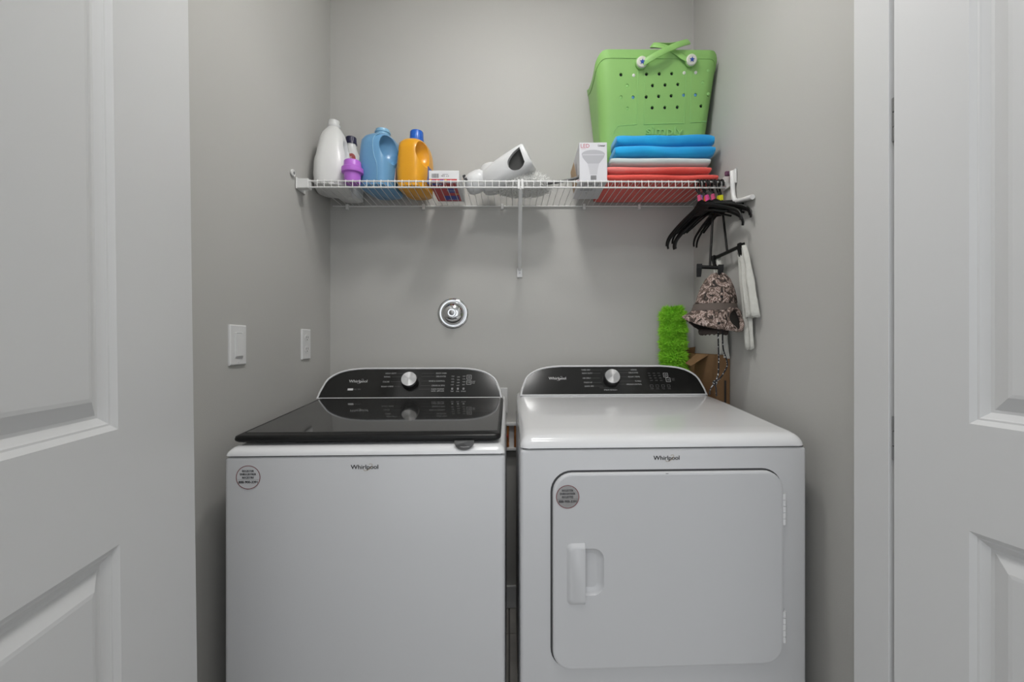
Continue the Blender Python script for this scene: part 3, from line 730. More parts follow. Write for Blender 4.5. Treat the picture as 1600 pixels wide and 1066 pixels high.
# D-shaped mouth facing the room
fx = fr.to_3x3()
def mouth(k, y0, y1):
    pts = [(.178, .036), (.171, -.024), (.156, -.034), (.136, -.036), (.116, -.027), (.108, -.008), (.114, .010), (.130, .022), (.152, .031)]
    cx_, cz_ = .145, 0; pts = [pts[0]]+[(q.x, q.y) for q in spline([(a_, b_, 0) for a_, b_ in pts[1:]]+[(pts[0][0], pts[0][1], 0)], 4)][:-1]
    return [[fr @ Vector((cx_+(a-cx_)*k, y, (b-cz_)*k)) for a, b in pts] for y in (y0, y1)]
cm = bpy.data.objects.new('cut', bpy.data.meshes.new('cut')); COL.objects.link(cm)
# local y of fr may point away from or towards the room; cut from the room side
sgn = -1 if (fx @ Vector((0, 1, 0))).y > 0 else 1
bm = loft(mouth(1, sgn*.075, sgn*-.020)); bmesh.ops.recalc_face_normals(bm, faces=bm.faces[:]); bm.to_mesh(cm.data); bm.free()
bool_diff(nz, [cm])
obj('mouth_lining', loft(mouth(.97, sgn*.030, sgn*-.0195)), mat('mouth_dark', (.035, .035, .033), .6), nz)
obj('rim_mark', loft([[fr @ Vector((.1942+q, a, b)) for a, b in ((-.006, -.010), (.006, -.010), (.006, .012), (-.006, .012))] for q in (0, .001)]), M_GREYP, nz)
bm = lathe([(.044, -.045), (.050, -.030), (.052, 0), (.050, .030), (.042, .052), (.028, .066), (.004, .071)], 36)
obj('body', bm, M_APP, ap, smooth=60, M=Matrix.Translation((-.068, 1.815, 1.826)) @ Matrix.Rotation(R(-14), 4, 'Y'))
bm = lathe([(.004, -.052), (.030, -.048), (.039, -.036), (.043, -.014), (.043, .012), (.038, .030), (.026, .040)], 36)
bs = obj('base_cap', bm, M_APP, ap, smooth=60, M=Matrix.Translation((-.128, 1.775, 1.806)) @ Matrix.Rotation(R(62), 4, 'Y'))
for a in ((-.034, -.018, -.038), (-.014, -.036, -.040)):
    obj('foot_pad', bx(-.006, .006, -.006, .006, -.006, .006, bev=.002), M_BLACKP, bs, loc=a)
ap.location = (-.03, 1.775, ZS(-.03)+.002)
into(ap)

def tufts(bm, pts, n, L, wd, bend=.5, seed=1, nz_=.6):
    """pts(rand) -> (point, normal); thin bent blades"""
    rd = random.Random(seed)
    for _ in range(n):
        p_, nr = pts(rd); p_ = Vector(p_); nr = Vector(nr)
        dr_ = (nr+Vector((rd.uniform(-1, 1), rd.uniform(-1, 1), rd.uniform(-1, 1)))*nz_).normalized()
        sd = dr_.cross(Vector((rd.uniform(-1, 1), rd.uniform(-1, 1), rd.uniform(-1, 1)))).normalized()*wd
        l_ = L*rd.uniform(.5, 1.15); k_ = Vector((rd.uniform(-1, 1), rd.uniform(-1, 1), rd.uniform(-1, .6)))*bend*l_*.5
        a = p_-sd; b = p_+sd; c = p_+dr_*l_*.55+k_*.4+sd*.8; e = p_+dr_*l_*.55+k_*.4-sd*.8; f = p_+dr_*l_+k_
        v_ = [bm.verts.new(q) for q in (a, b, c, e, f)]
        bm.faces.new((v_[0], v_[1], v_[2], v_[3])); bm.faces.new((v_[3], v_[2], v_[4]))
M_FLUFF = mat('duster_fluff_white', (.86, .86, .84), .9)
du = thing('feather_duster', 'fluffy white duster with a dark handle lying on the shelf under the appliance', 'duster', (.052, 1.80, ZS(.04)+.002))
du.rotation_euler = (0, -math.atan(SL), R(4))
def elp(rx, ry, rz, cz):
    def f(rd):
        while True:
            v_ = Vector((rd.gauss(0, 1), rd.gauss(0, 1), rd.gauss(0, 1))).normalized()
            q = Vector((v_.x*rx, v_.y*ry, v_.z*rz+cz))
            if q.z > .004: return q, Vector((v_.x/rx, v_.y/ry, v_.z/rz)).normalized()
    return f
bm = NB(); bmesh.ops.create_uvsphere(bm, u_segments=32, v_segments=16, radius=1, matrix=Matrix.Translation((0, 0, .036)) @ Matrix.Diagonal((.114, .082, .032, 1)))
hd = obj('duster_core', bm, M_FLUFF, du, smooth=180)
bm = NB(); tufts(bm, elp(.112, .080, .032, .036), 7000, .020, .0010, .6, 3)
for v_ in bm.verts: v_.co.z = max(v_.co.z, .001)
o = obj('fluff', bm, M_FLUFF, du); o['kind'] = 'stuff'
obj('handle', tube(spline([(.085, -.092, .012), (.14, -.112, .0145), (.180, -.122, .020), (.208, -.126, .027)], 5), .0058, 10), M_DGREY, du, smooth=60)
bm = NB(); add_tube(bm, [(.218+.0105*math.cos(2*PI*i/20), -.1275, .031+.0085*math.sin(2*PI*i/20)) for i in range(21)], .0026, 8)
obj('hang_loop', bm, M_BLACKP, du, smooth=60)
bm = NB(); add_loft(bm, [[(.180, -.131, .006), (.220, -.133, .024), (.230, -.133, .020), (.200, -.131, .004)], [(.180, -.132, .006), (.220, -.134, .024), (.230, -.134, .020), (.200, -.132, .004)]])
tg_ = obj('tag', bm, mat('tag_white', (.68, .70, .74), .5), du)
p = Printer(); p.bar(-.012, -.004, -.004, -.001); p.make('tag_print', M_LABR, tg_, frame_from((.209, -.1345, .0175), (1, 0, .42), (0, 0, 1)))

# ------------------------------------------------------------------ bulb carton
t = thing('light_bulb_box', 'white carton with a printed reflector bulb, standing left of the folded towels', 'box', (.3190, 1.6600, ZS(.319)+.0025))
t.rotation_euler = (0, -math.atan(SL), R(-1.5))
bw, bh = .0525, .1480
M_BULB = mat('bulb_carton', (.62, .62, .65), .45)
c_ = obj('carton', bx(-bw, bw, 0, .205, 0, bh, bev=.0008, seg=1), M_BULB, t)
def fp(q=0): return frame_from((0, -.0004-q, 0), (1, 0, 0), (0, 0, 1))
M_BG1 = mat('bulb_print_mid', (.40, .40, .43), .5); M_BG2 = mat('bulb_print_light', (.50, .50, .53), .5); M_BG3 = mat('bulb_print_dark', (.13, .13, .13), .5)
dome = [(-.044, .103)] + [(-.044*math.cos(PI*i/20), .103+.017*math.sin(PI*i/20)) for i in range(21)] + [(.044, .103), (.040, .090), (.030, .077), (.022, .068), (-.022, .068), (-.030, .077), (-.040, .090)]
p = Printer(); p.poly(dome[1:]); p.make('bulb_picture', M_BG1, c_, fp())
p = Printer(); p.poly([(-.022, .068), (.022, .068), (.016, .045), (.0135, .026), (-.0135, .026), (-.016, .045)]); p.bar(-.041, .099, .041, .1035); p.make('bulb_neck_picture', M_BG2, c_, fp(.0002))
p = Printer(); [p.bar(-.011, .007+i*.0042, .011, .0098+i*.0042) for i in range(4)]; p.make('bulb_base_picture', M_BG3, c_, fp(.0002))
p = Printer(); p.text('LED', -.047, .128, .021, 'L', width=.033); p.bar(-.047, .1235, -.028, .1242); p.make('print_red', mat('print_red', (.45, .06, .10), .5), c_, fp())
p = Printer(); p.text('Linear', .046, .132, .012, 'R', width=.027, bold=.0004); p.make('print_black', M_INK, c_, fp())
p = Printer(); p.text('LED BR30', -.030, -.030, .012, 'L', width=.030, bold=.0004); [p.bar(-.040, -.060-i*.012, .010, -.056-i*.012) for i in range(4)]; p.bar(-.012, -.130, -.008, -.124); p.make('print_bottom', M_BG3, c_, Matrix.Translation((0, 0, -.0004)) @ DN)
obj('inner_flap', loft([[(-bw-.0006, .06, .02), (-bw-.0006, .19, .02), (-bw-.014, .17, .10), (-bw-.010, .09, .11)], [(-bw-.0012, .06, .02), (-bw-.0012, .19, .02), (-bw-.0146, .17, .10), (-bw-.0106, .09, .11)]]), mat('flap_tan', (.52, .36, .22), .6), c_)

# ------------------------------------------------------------------ folded towels
def terry(name, c1, c2, vs=14):
    m = mat(name, c1, .92, bump=.55, bscale=700, col2=c2, vscale=vs)
    m.node_tree.nodes['Principled BSDF'].inputs['Sheen Weight'].default_value = .25
    return m
def fold_mesh(x0, x1, y0, y1, z0, z1, seed, bulge=.012, sway=.003, taper=.0):
    """one fold of a towel: soft slab with a rounded front, uneven top and ends"""
    nx = 36; rings = []; h = z1-z0
    for i in range(nx+1):
        f = i/nx; x = x0+(x1-x0)*f
        e = min(f, 1-f)*nx
        k = 1 if e > 2 else (.72, .90, .97)[int(e)]
        row = []
        N = 22
        for j in range(N):
            t = 2*PI*j/N; c, s = math.cos(t), math.sin(t)
            yy = math.copysign(abs(c)**(.28 if c > 0 else .62), c); zz = math.copysign(abs(s)**.55, s)
            w_ = noise.noise((x*9, seed*3.1, zz*.7))*sway; w2 = noise.noise((x*6+5, seed*1.7, yy))*sway
            Y = (y0+y1)/2+yy*(y1-y0)/2+(w_*1.5 if c < 0 else 0)
            Z = (z0+z1)/2+zz*h/2*k+(w2 if s > 0 else w2*.6)
            row.append((x+noise.noise((yy*2, zz*2, seed))*.003, Y, Z))
        rings.append(row)
    return loft(rings)
def towel(name, label, cat_m, folds, loc):
    t = thing(name, label, 'towel', loc); t.rotation_euler = (0, -math.atan(SL), 0)
    for k, (a, m_) in enumerate(zip(folds, cat_m)):
        obj('fold', fold_mesh(*a), m_, t, smooth=80)
    return t
TX = .58; TZ = ZS(TX)+.002
M_CORAL = terry('terry_coral', (.80, .105, .080), (.68, .065, .05), 5)
M_CORALP = terry('terry_coral_pale', (.82, .24, .22), (.76, .10, .08), 4)
M_AQUA = terry('terry_pale_aqua', (.58, .66, .65), (.52, .60, .60), 6)
M_TBLUE = terry('terry_blue', (.006, .38, .76), (.005, .29, .66), 8)
D = lambda l: [(a-TX, b-TX, c-1.80, d-1.80, e, f, s, *r) for (a, b, c, d, e, f, s, *r) in l]
towel('folded_towel', 'coral red towel folded double, at the bottom of the towel stack', [M_CORAL, M_CORALP],
      D([(.370, .796, 1.650, 1.928, .000, .032, 1), (.372, .772, 1.655, 1.928, .0315, .0625, 2)]), (TX, 1.80, TZ))
towel('folded_towel', 'pale aqua white towel in the middle of the towel stack', [M_AQUA],
      D([(.386, .770, 1.657, 1.930, .000, .036, 3)]), (TX, 1.80, TZ+.0625))
towel('folded_towel', 'bright blue towel folded double, on top of the towel stack', [M_TBLUE, M_TBLUE],
      D([(.402, .786, 1.655, 1.758, .000, .042, 4, .012, .005), (.408, .786, 1.657, 1.757, .0405, .0860, 5, .012, .005)]), (TX, 1.80, TZ+.0985))

# ------------------------------------------------------------------ green tote
M_TOTE = mat('tote_green', (.245, .475, .135), .42, bump=.04, bscale=300)
M_TOTE2 = mat('tote_green_ridge', (.27, .53, .17), .42)
bg_ = thing('beach_tote', 'lime green perforated beach tote standing on the towel stack', 'bag', (.585, 1.84, TZ+.1005))
BO = Vector(bg_.location)
def bag_ring(f, off=0.0, zoff=0.0, dense=10):
    """f 0 at the base .. 1 at the rim"""
    x0 = .378+(.337-.378)*f+off; x1 = .795+(.8160-.795)*f-off
    y0 = 1.775+(1.675-1.775)*f+off; y1 = 1.925+(1.934-1.925)*f-off
    zb, zt = TZ+.1005, 2.286
    base = rrect(x0, x1, y0, y1, max(.010, .045-off), 6); pts = []
    for k in range(len(base)):
        a = base[k]; b = base[(k+1) % len(base)]
        n = 1 if (k+1) % 7 else (28 if (k//7) % 2 == 0 else 16)
        for i in range(n): pts.append((a[0]+(b[0]-a[0])*i/n, a[1]+(b[1]-a[1])*i/n))
    xc, hw_ = (x0+x1)/2, (x1-x0)/2; yc, hy = (y0+y1)/2, (y1-y0)/2
    out = []
    for x_, y_ in pts:
        u = abs(x_-xc)/hw_; v_ = (y_-yc)/hy
        side = max(0, min(1, (u-.86)/.14)); side = side*side*(3-2*side)
        dip = .055*side*(1-min(1, abs(v_))**2.2)*f**3
        z = zb+(zt+.020*(x_-.58)-zb)*f-dip+zoff
        out.append((x_-BO.x, y_-BO.y, z-BO.z))
    return out
rings = [bag_ring(0, .012), bag_ring(0, .003, .003), bag_ring(.02, 0, .004)] + [bag_ring(i/12) for i in range(1, 13)] + [bag_ring(1, .007)] + [bag_ring(i/12, .007) for i in range(11, 0, -1)] + [bag_ring(.02, .009, .008)]
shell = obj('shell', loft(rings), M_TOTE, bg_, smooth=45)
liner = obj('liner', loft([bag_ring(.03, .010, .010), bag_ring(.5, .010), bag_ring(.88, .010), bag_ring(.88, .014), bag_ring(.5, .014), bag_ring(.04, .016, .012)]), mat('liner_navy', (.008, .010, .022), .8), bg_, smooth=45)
HOLES = [(0.4324, 1.6967, 2.2002), (0.5326, 1.6956, 2.2045), (0.5828, 1.6951, 2.2067), (0.6318, 1.6945, 2.2088), (0.5597, 1.7055, 2.1662), (0.6089, 1.7046, 2.1694), (0.6594, 1.7038, 2.1726), (0.5376, 1.7157, 2.1263), (0.587, 1.7149, 2.1295), (0.6365, 1.7141, 2.1327), (0.5644, 1.7252, 2.0892), (0.6148, 1.7247, 2.0912), (0.6647, 1.7242, 2.0933), (0.7595, 1.7225, 2.0996)]
WHITE = [(0.4827, 1.697, 2.1992), (0.6808, 1.6937, 2.2121), (0.7262, 1.6932, 2.2141)]
BLUEP = [(0.4856, 1.7162, 2.1242), (0.6861, 1.7132, 2.1359), (0.7333, 1.7127, 2.1379)]
FAINT = [(0.4601, 1.7063, 2.163), (0.4374, 1.7165, 2.1232), (0.4655, 1.7263, 2.085), (0.776, 1.691, 2.2227), (0.7579, 1.7016, 2.1812), (0.7855, 1.7116, 2.1423)]
SLP = (1.775-1.675)/(2.286-TZ-.1005)
def fy(z): return 1.775-(z-TZ-.1005)*SLP            # front face of the tote
cm = bpy.data.objects.new('cut', bpy.data.meshes.new('cut')); COL.objects.link(cm); bm = NB()
for x_, _, z_ in HOLES+WHITE+BLUEP+FAINT:
    add_loft(bm, [[(x_+.0062*math.cos(2*PI*i/16)-BO.x, fy(z_)+q-BO.y, z_+.0062*math.sin(2*PI*i/16)-BO.z) for i in range(16)] for q in (-.02, .02)])
bmesh.ops.recalc_face_normals(bm, faces=bm.faces[:]); bm.to_mesh(cm.data); bm.free()
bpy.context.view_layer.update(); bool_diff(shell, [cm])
FA = math.atan(SLP)
def face_m(x_, z_, out=0.0):      # frame on the tote's front face, z outwards
    m_ = frame_from((x_, fy(z_)-out, z_), (1, 0, 0), (0, -math.sin(FA), math.cos(FA))); m_.translation -= BO; return m_
for lst, m_, nm, dp in ((WHITE, mat('plug_white', (.68, .68, .64), .4), 'plug', 0), (BLUEP, mat('plug_blue', (.10, .28, .55), .4), 'plug', -.003), (FAINT, M_TOTE2, 'plug', -.002)):
    for x_, _, z_ in lst:
        obj(nm, lathe([(.0061, -.004), (.0061, 0), (.0045, .0012), (.001, .0015)], 16), m_, shell, smooth=40, M=face_m(x_, z_, dp))
def strip(pts, r, name='ridge', m_=None):
    bm = NB(); add_tube(bm, [Vector((x_, fy(z_)-.0002, z_))-BO for x_, z_ in pts], r, 6); obj(name, bm, m_ or M_TOTE2, shell, smooth=60)
for a, b in (((.4985, 2.225), (.507, 2.030)), ((.5235, 2.225), (.535, 2.030)), ((.6868, 2.228), (.698, 2.037)), ((.7075, 2.228), (.722, 2.040))): strip([a, b], .0012)
strip([(.415, 1.990), (.420, 2.010), (.432, 2.023), (.47, 2.027), (.507, 2.030)], .0016)
strip([(.535, 2.030), (.62, 2.034), (.698, 2.037)], .0016); strip([(.722, 2.040), (.77, 2.044), (.786, 2.045)], .0016)
# collar below the rim
bm = NB(); R1 = [Vector(p_) for p_ in bag_ring(.93)]; R2 = [Vector(p_) for p_ in bag_ring(1)]
ctr = Vector((0, 0, 0))
def push(p_, o_): n_ = Vector((p_.x, p_.y*1.6, 0)).normalized(); return p_+n_*o_
add_loft(bm, [[push(p_, -.0005) for p_ in R1], [push(p_, .0022) for p_ in R1], [push(p_, .0026) for p_ in R2], [push(p_, -.0005)+Vector((0, 0, .001)) for p_ in R2]], cap=False)
obj('rim', bm, M_TOTE, shell, smooth=50)
v_, f_, a_, b_ = text_geo('simply')
p = Printer(); p.text('simply', 0, 0, .046, 'C', width=.150); bm = p.bm
ex = bmesh.ops.extrude_face_region(bm, geom=bm.faces[:]); [setattr(q, 'co', q.co+Vector((0, 0, .004))) for q in ex['geom'] if isinstance(q, bmesh.types.BMVert)]
obj('embossed_lettering', bm, M_TOTE2, shell, M=face_m(.620, 1.994, .0002))
rd = random.Random(5); bm = NB()
for i in range(46):
    x_ = .395+rd.random()**1.6*.07; z_ = 1.905+rd.random()*.10; r_ = rd.uniform(.0008, .0018)
    if x_ < .40+.02*(1-(z_-1.905)/.1): continue
    add_loft(bm, [[Vector((x_+r_*k_*math.cos(2*PI*j/7), fy(z_)-dd, z_+r_*k_*math.sin(2*PI*j/7)))-BO for j in range(7)] for k_, dd in ((1, 0), (.6, .0012))])
o = obj('stipple', bm, M_TOTE2, shell); o['kind'] = 'stuff'
# looped strap and its two buttons
HP = [(.5100, 1.672, 2.2310), (.5500, 1.657, 2.2500), (.6060, 1.655, 2.2790), (.6541, 1.658, 2.3010), (.6908, 1.675, 2.3217), (.6840, 1.700, 2.3335), (.6356, 1.715, 2.3320), (.5845, 1.715, 2.3310), (.5567, 1.700, 2.3201), (.5640, 1.684, 2.3110), (.6008, 1.678, 2.3000), (.6396, 1.675, 2.2790), (.6688, 1.673, 2.2590), (.6990, 1.672, 2.2430)]
bm = NB(); add_tube(bm, [Vector(p_)-BO for p_ in spline(HP, 6)], .0118, 10, flat=(.28, 1)); obj('strap', bm, M_TOTE, bg_, smooth=50)
for x_, z_ in ((.5080, 2.2350), (.7000, 2.2465)):
    mm = frame_from((x_, fy(z_)-.020, z_), (1, 0, 0), (0, -math.sin(FA), math.cos(FA))); mm.translation -= BO
    b_o = obj('button', lathe([(.0205, -.019), (.0205, -.004), (.0170, 0), (.001, .0008)], 32), mat('button_cream', (.62, .62, .55), .4), bg_, smooth=35, M=mm)
    obj('button_washer', lathe([(.0235, -.019), (.0235, -.008), (.0205, -.006)], 32), M_TOTE, b_o, smooth=35)
    st_ = [(.0105*(1 if i % 2 == 0 else .45)*math.sin(2*PI*i/10), .0105*(1 if i % 2 == 0 else .45)*math.cos(2*PI*i/10)) for i in range(10)]
    obj('star', loft([[(a, b, q) for a, b in st_] for q in (.0006, .0022)]), mat('star_blue', (.015, .06, .33), .4), b_o)

# ------------------------------------------------------------------ hangers on the shelf's front rail
def hook_path(R_=.0125, neck=-.055, lean_=0.0):
    pts = [(-R_, 0, -.016-.006)]
    for i in range(11):
        a = PI-PI*i/10; pts.append((R_*math.cos(a), 0, -.0098+R_*math.sin(a)))
    pts += [(R_*.95, 0, -.020), (R_*.55, 0, neck*.66), (R_*.1, 0, neck*.86), (0, 0, neck), (0, 0, neck-.03)]
    return pts
def make_hanger():
    t = bpy.data.objects.new('clothes_hanger', None); COL.objects.link(t)
    obj('hook', tube(hook_path(), .0030, 8), M_HANGER, t, smooth=60)
    bm = NB()
    for s in (-1, 1):
        arm = spline([(s*.002, 0, -.092), (s*.03, 0, -.104), (s*.08, 0, -.124), (s*.13, 0, -.148), (s*.165, 0, -.170), (s*.178, 0, -.190), (s*.179, 0, -.205)], 4)
        n = len(arm); rr = [.0075-.0025*i/n for i in range(n)]
        add_tube(bm, arm, rr, 8, flat=(.55, 1))
        low = spline([(s*.004, 0, -.118), (s*.045, 0, -.128), (s*.09, 0, -.146), (s*.125, 0, -.160)], 4)
        add_tube(bm, low, .0036, 6)
    obj('shoulders', bm, M_HANGER, t, smooth=60)
    obj('gusset', loft([[(a, y, b) for a, b in ((0, -.070), (.022, -.090), (.046, -.114), (.030, -.128), (0, -.134), (-.030, -.128), (-.046, -.114), (-.022, -.090))] for y in (-.0025, .0025)]), M_HANGER, t)
    obj('size_marker', loft([[(a, y, b) for a, b in ((-.0065, -.078), (.0065, -.078), (.0055, -.056), (-.0055, -.056))] for y in (-.0048, .0048)]), M_HANGER, t)
    return t
hg0 = make_hanger()
HG = 'black plastic hangers bunched at the right end of the shelf'
specs = [(.7075, 118, 'pink', (.55, .08, .18), 'black hanger with a rose pink size clip, leftmost of the bunch'),
         (.7215, 112, 'purple', (.20, .12, .30), 'black hanger with a dull purple size clip, second from the left'),
         (.7325, 124, 'magenta', (.62, .07, .26), 'black hanger with a magenta pink size clip, beside the orange one'),
         (.7455, 109, 'orange', (.72, .16, .02), 'black hanger with an orange size clip'),
         (.7585, 129, 'rose', (.50, .06, .16), 'black hanger with a pink size clip set high, just right of the orange one'),
         (.7875, 100, 'yellow', (.62, .60, .02), 'black hanger with a yellow size clip, left one of the yellow pair'),
         (.8010, 95, 'yellow', (.62, .60, .02), 'black hanger with a yellow size clip, next to the shelf end bracket')]
for i, (hx, ang, cn, cc, lab) in enumerate(specs):
    h = hg0 if i == 0 else dup(hg0)
    h.location = (hx, YS, ZS(hx)-.0030+.0000); h.rotation_euler = (R((-3, 4, -5, 2, 5, -3, 3)[i]), R((8, 3, 10, -2, 12, 2, 4)[i]), R(ang))
    tag(h, lab, 'hanger', HG)
    for ch in h.children:
        if ch.name.startswith('size_marker'):
            ch.data = ch.data.copy(); ch.data.materials.clear(); ch.data.materials.append(mat('marker_'+cn, cc, .4))
# clip hangers
def clip_hanger(label, hx, a, b, n_open):
    a = Vector(a); b = Vector(b); c = (a+b)/2
    t = thing('clip_hanger', label, 'hanger', (hx, YS, ZS(hx)-.0030), 0, HG)
    O = Vector(t.location); d_ = (b-a).normalized()
    ca, sa = math.cos(R(100)), math.sin(R(100))
    hp = [(p_[0]*ca, p_[0]*sa, p_[2]) for p_ in hook_path()[:-2]]
    st = spline([hp[-1], (0, 0, -.06)] + [tuple(Vector((0, 0, -.06)).lerp(c-O, f)) for f in (.35, .7, 1)], 3)
    obj('hook', tube([*hp[:-1], *st], .0042, 8), M_HANGER, t, smooth=60)
    bm = NB(); add_tube(bm, [a-O, c-O, b-O], .0068, 8); obj('bar', bm, M_HANGER, t, smooth=60)
    side = d_.cross(Vector((0, 0, 1))).normalized()
    for q, dd in ((a, -1), (b, 1)):
        m_ = Matrix((d_, side, Vector((0, 0, 1)))).transposed().to_4x4(); m_.translation = q-O-d_*dd*.008
        bm = NB()
        for s in (-1, 1):
            add_loft(bm, [[(-.009, s*.0085, .010), (.009, s*.0085, .010), (.009, s*.0045, .010), (-.009, s*.0045, .010)],
                          [(-.009, s*.0100, -.006), (.009, s*.0100, -.006), (.009, s*.0055, -.006), (-.009, s*.0055, -.006)],
                          [(-.0075, s*.0042, -.036), (.0075, s*.0042, -.036), (.0075, s*.0012, -.036), (-.0075, s*.0012, -.036)]])
        k_ = obj('clip', bm, M_HANGER, t, M=m_)
        obj('spring', tube([(-.006, 0, .003), (0, 0, .003), (.006, 0, .003)], .0068, 10), M_HANGER, k_, smooth=40)
    return t
clip_hanger('black clip hanger holding the white cloth', .8000, (.7930, 1.680, 1.487), (.7970, 1.480, 1.494), 0)
clip_hanger('black clip hanger holding the camouflage hat', .7720, (.6800, 1.575, 1.436), (.7620, 1.545, 1.428), 0)

# ------------------------------------------------------------------ white cloth
M_CLOTH = mat('waffle_cloth', (.60, .60, .56), .9, bump=.9, bscale=420, vary=.08, vscale=60)
cl = thing('hanging_cloth', 'white waffle cloth hanging from the clip hanger on the right wall', 'cloth', (.797, 1.49, 1.46))
CO = Vector(cl.location)
def drape(rows, amp, fr_, seed, name):
    """rows = [(z, y0, y1, x)] from the top down; ripples in x"""
    bm = NB(); n = 26; top = []; 
    G = []
    for k, (z, y0, y1, x_) in enumerate(rows):
        f = k/(len(rows)-1); row = []
        for i in range(n+1):
            s = i/n
            xx = x_+amp*(.35+.65*f)*math.sin(s*fr_*2*PI+seed+f*.8)+noise.noise((s*4, f*5, seed))*.004
            row.append(Vector((min(xx, .816), y0+(y1-y0)*s, z+noise.noise((s*7, seed, 1))*.010*f))-CO)
        G.append([bm.verts.new(q) for q in row])
    for a, b in zip(G, G[1:]):
        for i in range(n): bm.faces.new((a[i], a[i+1], b[i+1], b[i]))
    o = obj(name, bm, M_CLOTH, cl, smooth=80)
    md = o.modifiers.new('thick', 'SOLIDIFY'); md.thickness = .0035; md.offset = 0
    return o
def rows(top, bot, n=14):
    return [tuple(a+(b-a)*((i/(n-1))**(1 if j != 1 else .8)) for j, (a, b) in enumerate(zip(top, bot))) for i in range(n)]
drape(rows((1.492, 1.462, 1.500, .797), (1.245, 1.398, 1.470, .803)), .010, 2.0, 1.0, 'front_fold')
drape(rows((1.478, 1.480, 1.525, .806), (1.140, 1.432, 1.478, .811)), .005, 1.4, 2.2, 'back_fold')
drape(rows((1.484, 1.640, 1.690, .797), (1.105, 1.600, 1.650, .806)), .007, 1.5, .4, 'far_fold')

# ------------------------------------------------------------------ camouflage bucket hat
M_CAMO = bpy.data.materials.new('camouflage'); M_CAMO.use_nodes = True
nt = M_CAMO.node_tree; b = nt.nodes['Principled BSDF']; b.inputs['Roughness'].default_value = .85
tc = nt.nodes.new('ShaderNodeTexCoord'); mp = nt.nodes.new('ShaderNodeMapping'); mp.inputs['Scale'].default_value = (52, 52, 40); mp.inputs['Rotation'].default_value = (.2, .4, .3)
nt.links.new(tc.outputs['Object'], mp.inputs['Vector'])
n1 = nt.nodes.new('ShaderNodeTexNoise'); n1.inputs['Scale'].default_value = 1; n1.inputs['Detail'].default_value = 5; n1.inputs['Distortion'].default_value = 1.6
nt.links.new(mp.outputs[0], n1.inputs['Vector'])
rp = nt.nodes.new('ShaderNodeValToRGB'); rp.color_ramp.interpolation = 'CONSTANT'; el = rp.color_ramp.elements
el[0].position = 0; el[0].color = (.018, .014, .012, 1); el[1].position = .40; el[1].color = (.085, .058, .045, 1)
for pos, c in ((.47, (.17, .12, .10)), (.53, (.50, .41, .37)), (.585, (.13, .07, .055)), (.64, (.30, .23, .20)), (.70, (.035, .028, .024))):
    e = el.new(pos); e.color = (*c, 1)
nt.links.new(n1.outputs['Fac'], rp.inputs['Fac']); nt.links.new(rp.outputs['Color'], b.inputs['Base Color'])
M_HATIN = mat('hat_lining', (.020, .017, .015), .9); M_BAND = mat('hat_band', (.105, .082, .070), .8)
HC = Vector((.722, 1.525, 1.20))
ht = thing('bucket_hat', 'camouflage bucket hat hanging by its crown from the clip hanger', 'hat', HC)
HR = [(1.402, .010, .008, .738), (1.398, .026, .016, .736), (1.382, .043, .027, .734), (1.355, .057, .038, .731), (1.325, .066, .047, .728), (1.302, .071, .053, .725), (1.296, .073, .055, .724), (1.278, .078, .058, .722), (1.272, .080, .059, .721), (1.255, .088, .064, .719), (1.238, .096, .070, .718), (1.222, .102, .075, .718), (1.208, .106, .078, .718)]
NA = 56
def hat_pt(k, i, sc=1.0):
    z, rx, ry, cx = HR[k]; a = 2*PI*i/NA; c, s = math.cos(a), math.sin(a)
    f = max(0, (k-8)/4)                       # brim share
    left = max(0, -c)**2; front = max(0, -s); right = max(0, c)
    zz = z+f*(.046*left-.010*front+.006*right+.006*math.sin(3*a+.6))
    rr = 1+.05*math.sin(5*a+k*.5)*(1-f)*(k < 6)+f*.06*math.sin(2*a+.4)
    xx = cx+rx*rr*c*sc+(-.004*f*left); yy = HC.y+ry*rr*s*sc
    if k < 5: zz += .010*math.cos(a*2)*(5-k)/5*(.6)     # pinched crown, two soft peaks
    return Vector((min(xx, .818), yy, zz))-HC
def in_hole(k, i):   # where the brim is folded away and the dark inside shows
    a = (2*PI*i/NA); da = (a-R(302)); 
    return (da/R(23))**2+((k-9.6)/2.3)**2 < 1
def hat_shell(k0, k1, m_, sc, name, hole=True):
    bm = NB(); V = {}
    for k in range(k0, k1+1):
        for i in range(NA): V[k, i] = bm.verts.new(hat_pt(k, i, sc))
    for k in range(k0, k1):
        for i in range(NA):
            if hole and in_hole(k+.5, i+.5): continue
            bm.faces.new((V[k, i], V[k, (i+1) % NA], V[k+1, (i+1) % NA], V[k+1, i]))
    o = obj(name, bm, m_, ht, smooth=80); return o
cr = hat_shell(0, 6, M_CAMO, 1.0, 'crown'); hat_shell(6, 8, M_BAND, 1.012, 'hat_band'); brm = hat_shell(8, 12, M_CAMO, 1.0, 'brim')
for o in (cr, brm):
    md = o.modifiers.new('thick', 'SOLIDIFY'); md.thickness = .0022
hat_shell(2, 12, M_HATIN, .955, 'lining', hole=False)
rim = []
for q in range(33):
    t_ = 2*PI*q/32; k = 9.6+2.2*math.sin(t_); i = NA*(302+21*math.cos(t_))/360
    k0 = int(max(0, min(11, math.floor(k)))); fk = k-k0; i0 = int(math.floor(i)); fi = i-i0
    A = hat_pt(k0, i0).lerp(hat_pt(k0, i0+1), fi); B_ = hat_pt(k0+1, i0).lerp(hat_pt(k0+1, i0+1), fi)
    P_ = A.lerp(B_, fk); rim.append(P_+Vector((P_.x, P_.y, 0)).normalized()*.003)
bm = NB(); add_tube(bm, rim, [.0065+.002*math.sin(q*.7) for q in range(33)], 8); obj('folded_edge', bm, M_CAMO, ht, smooth=70)
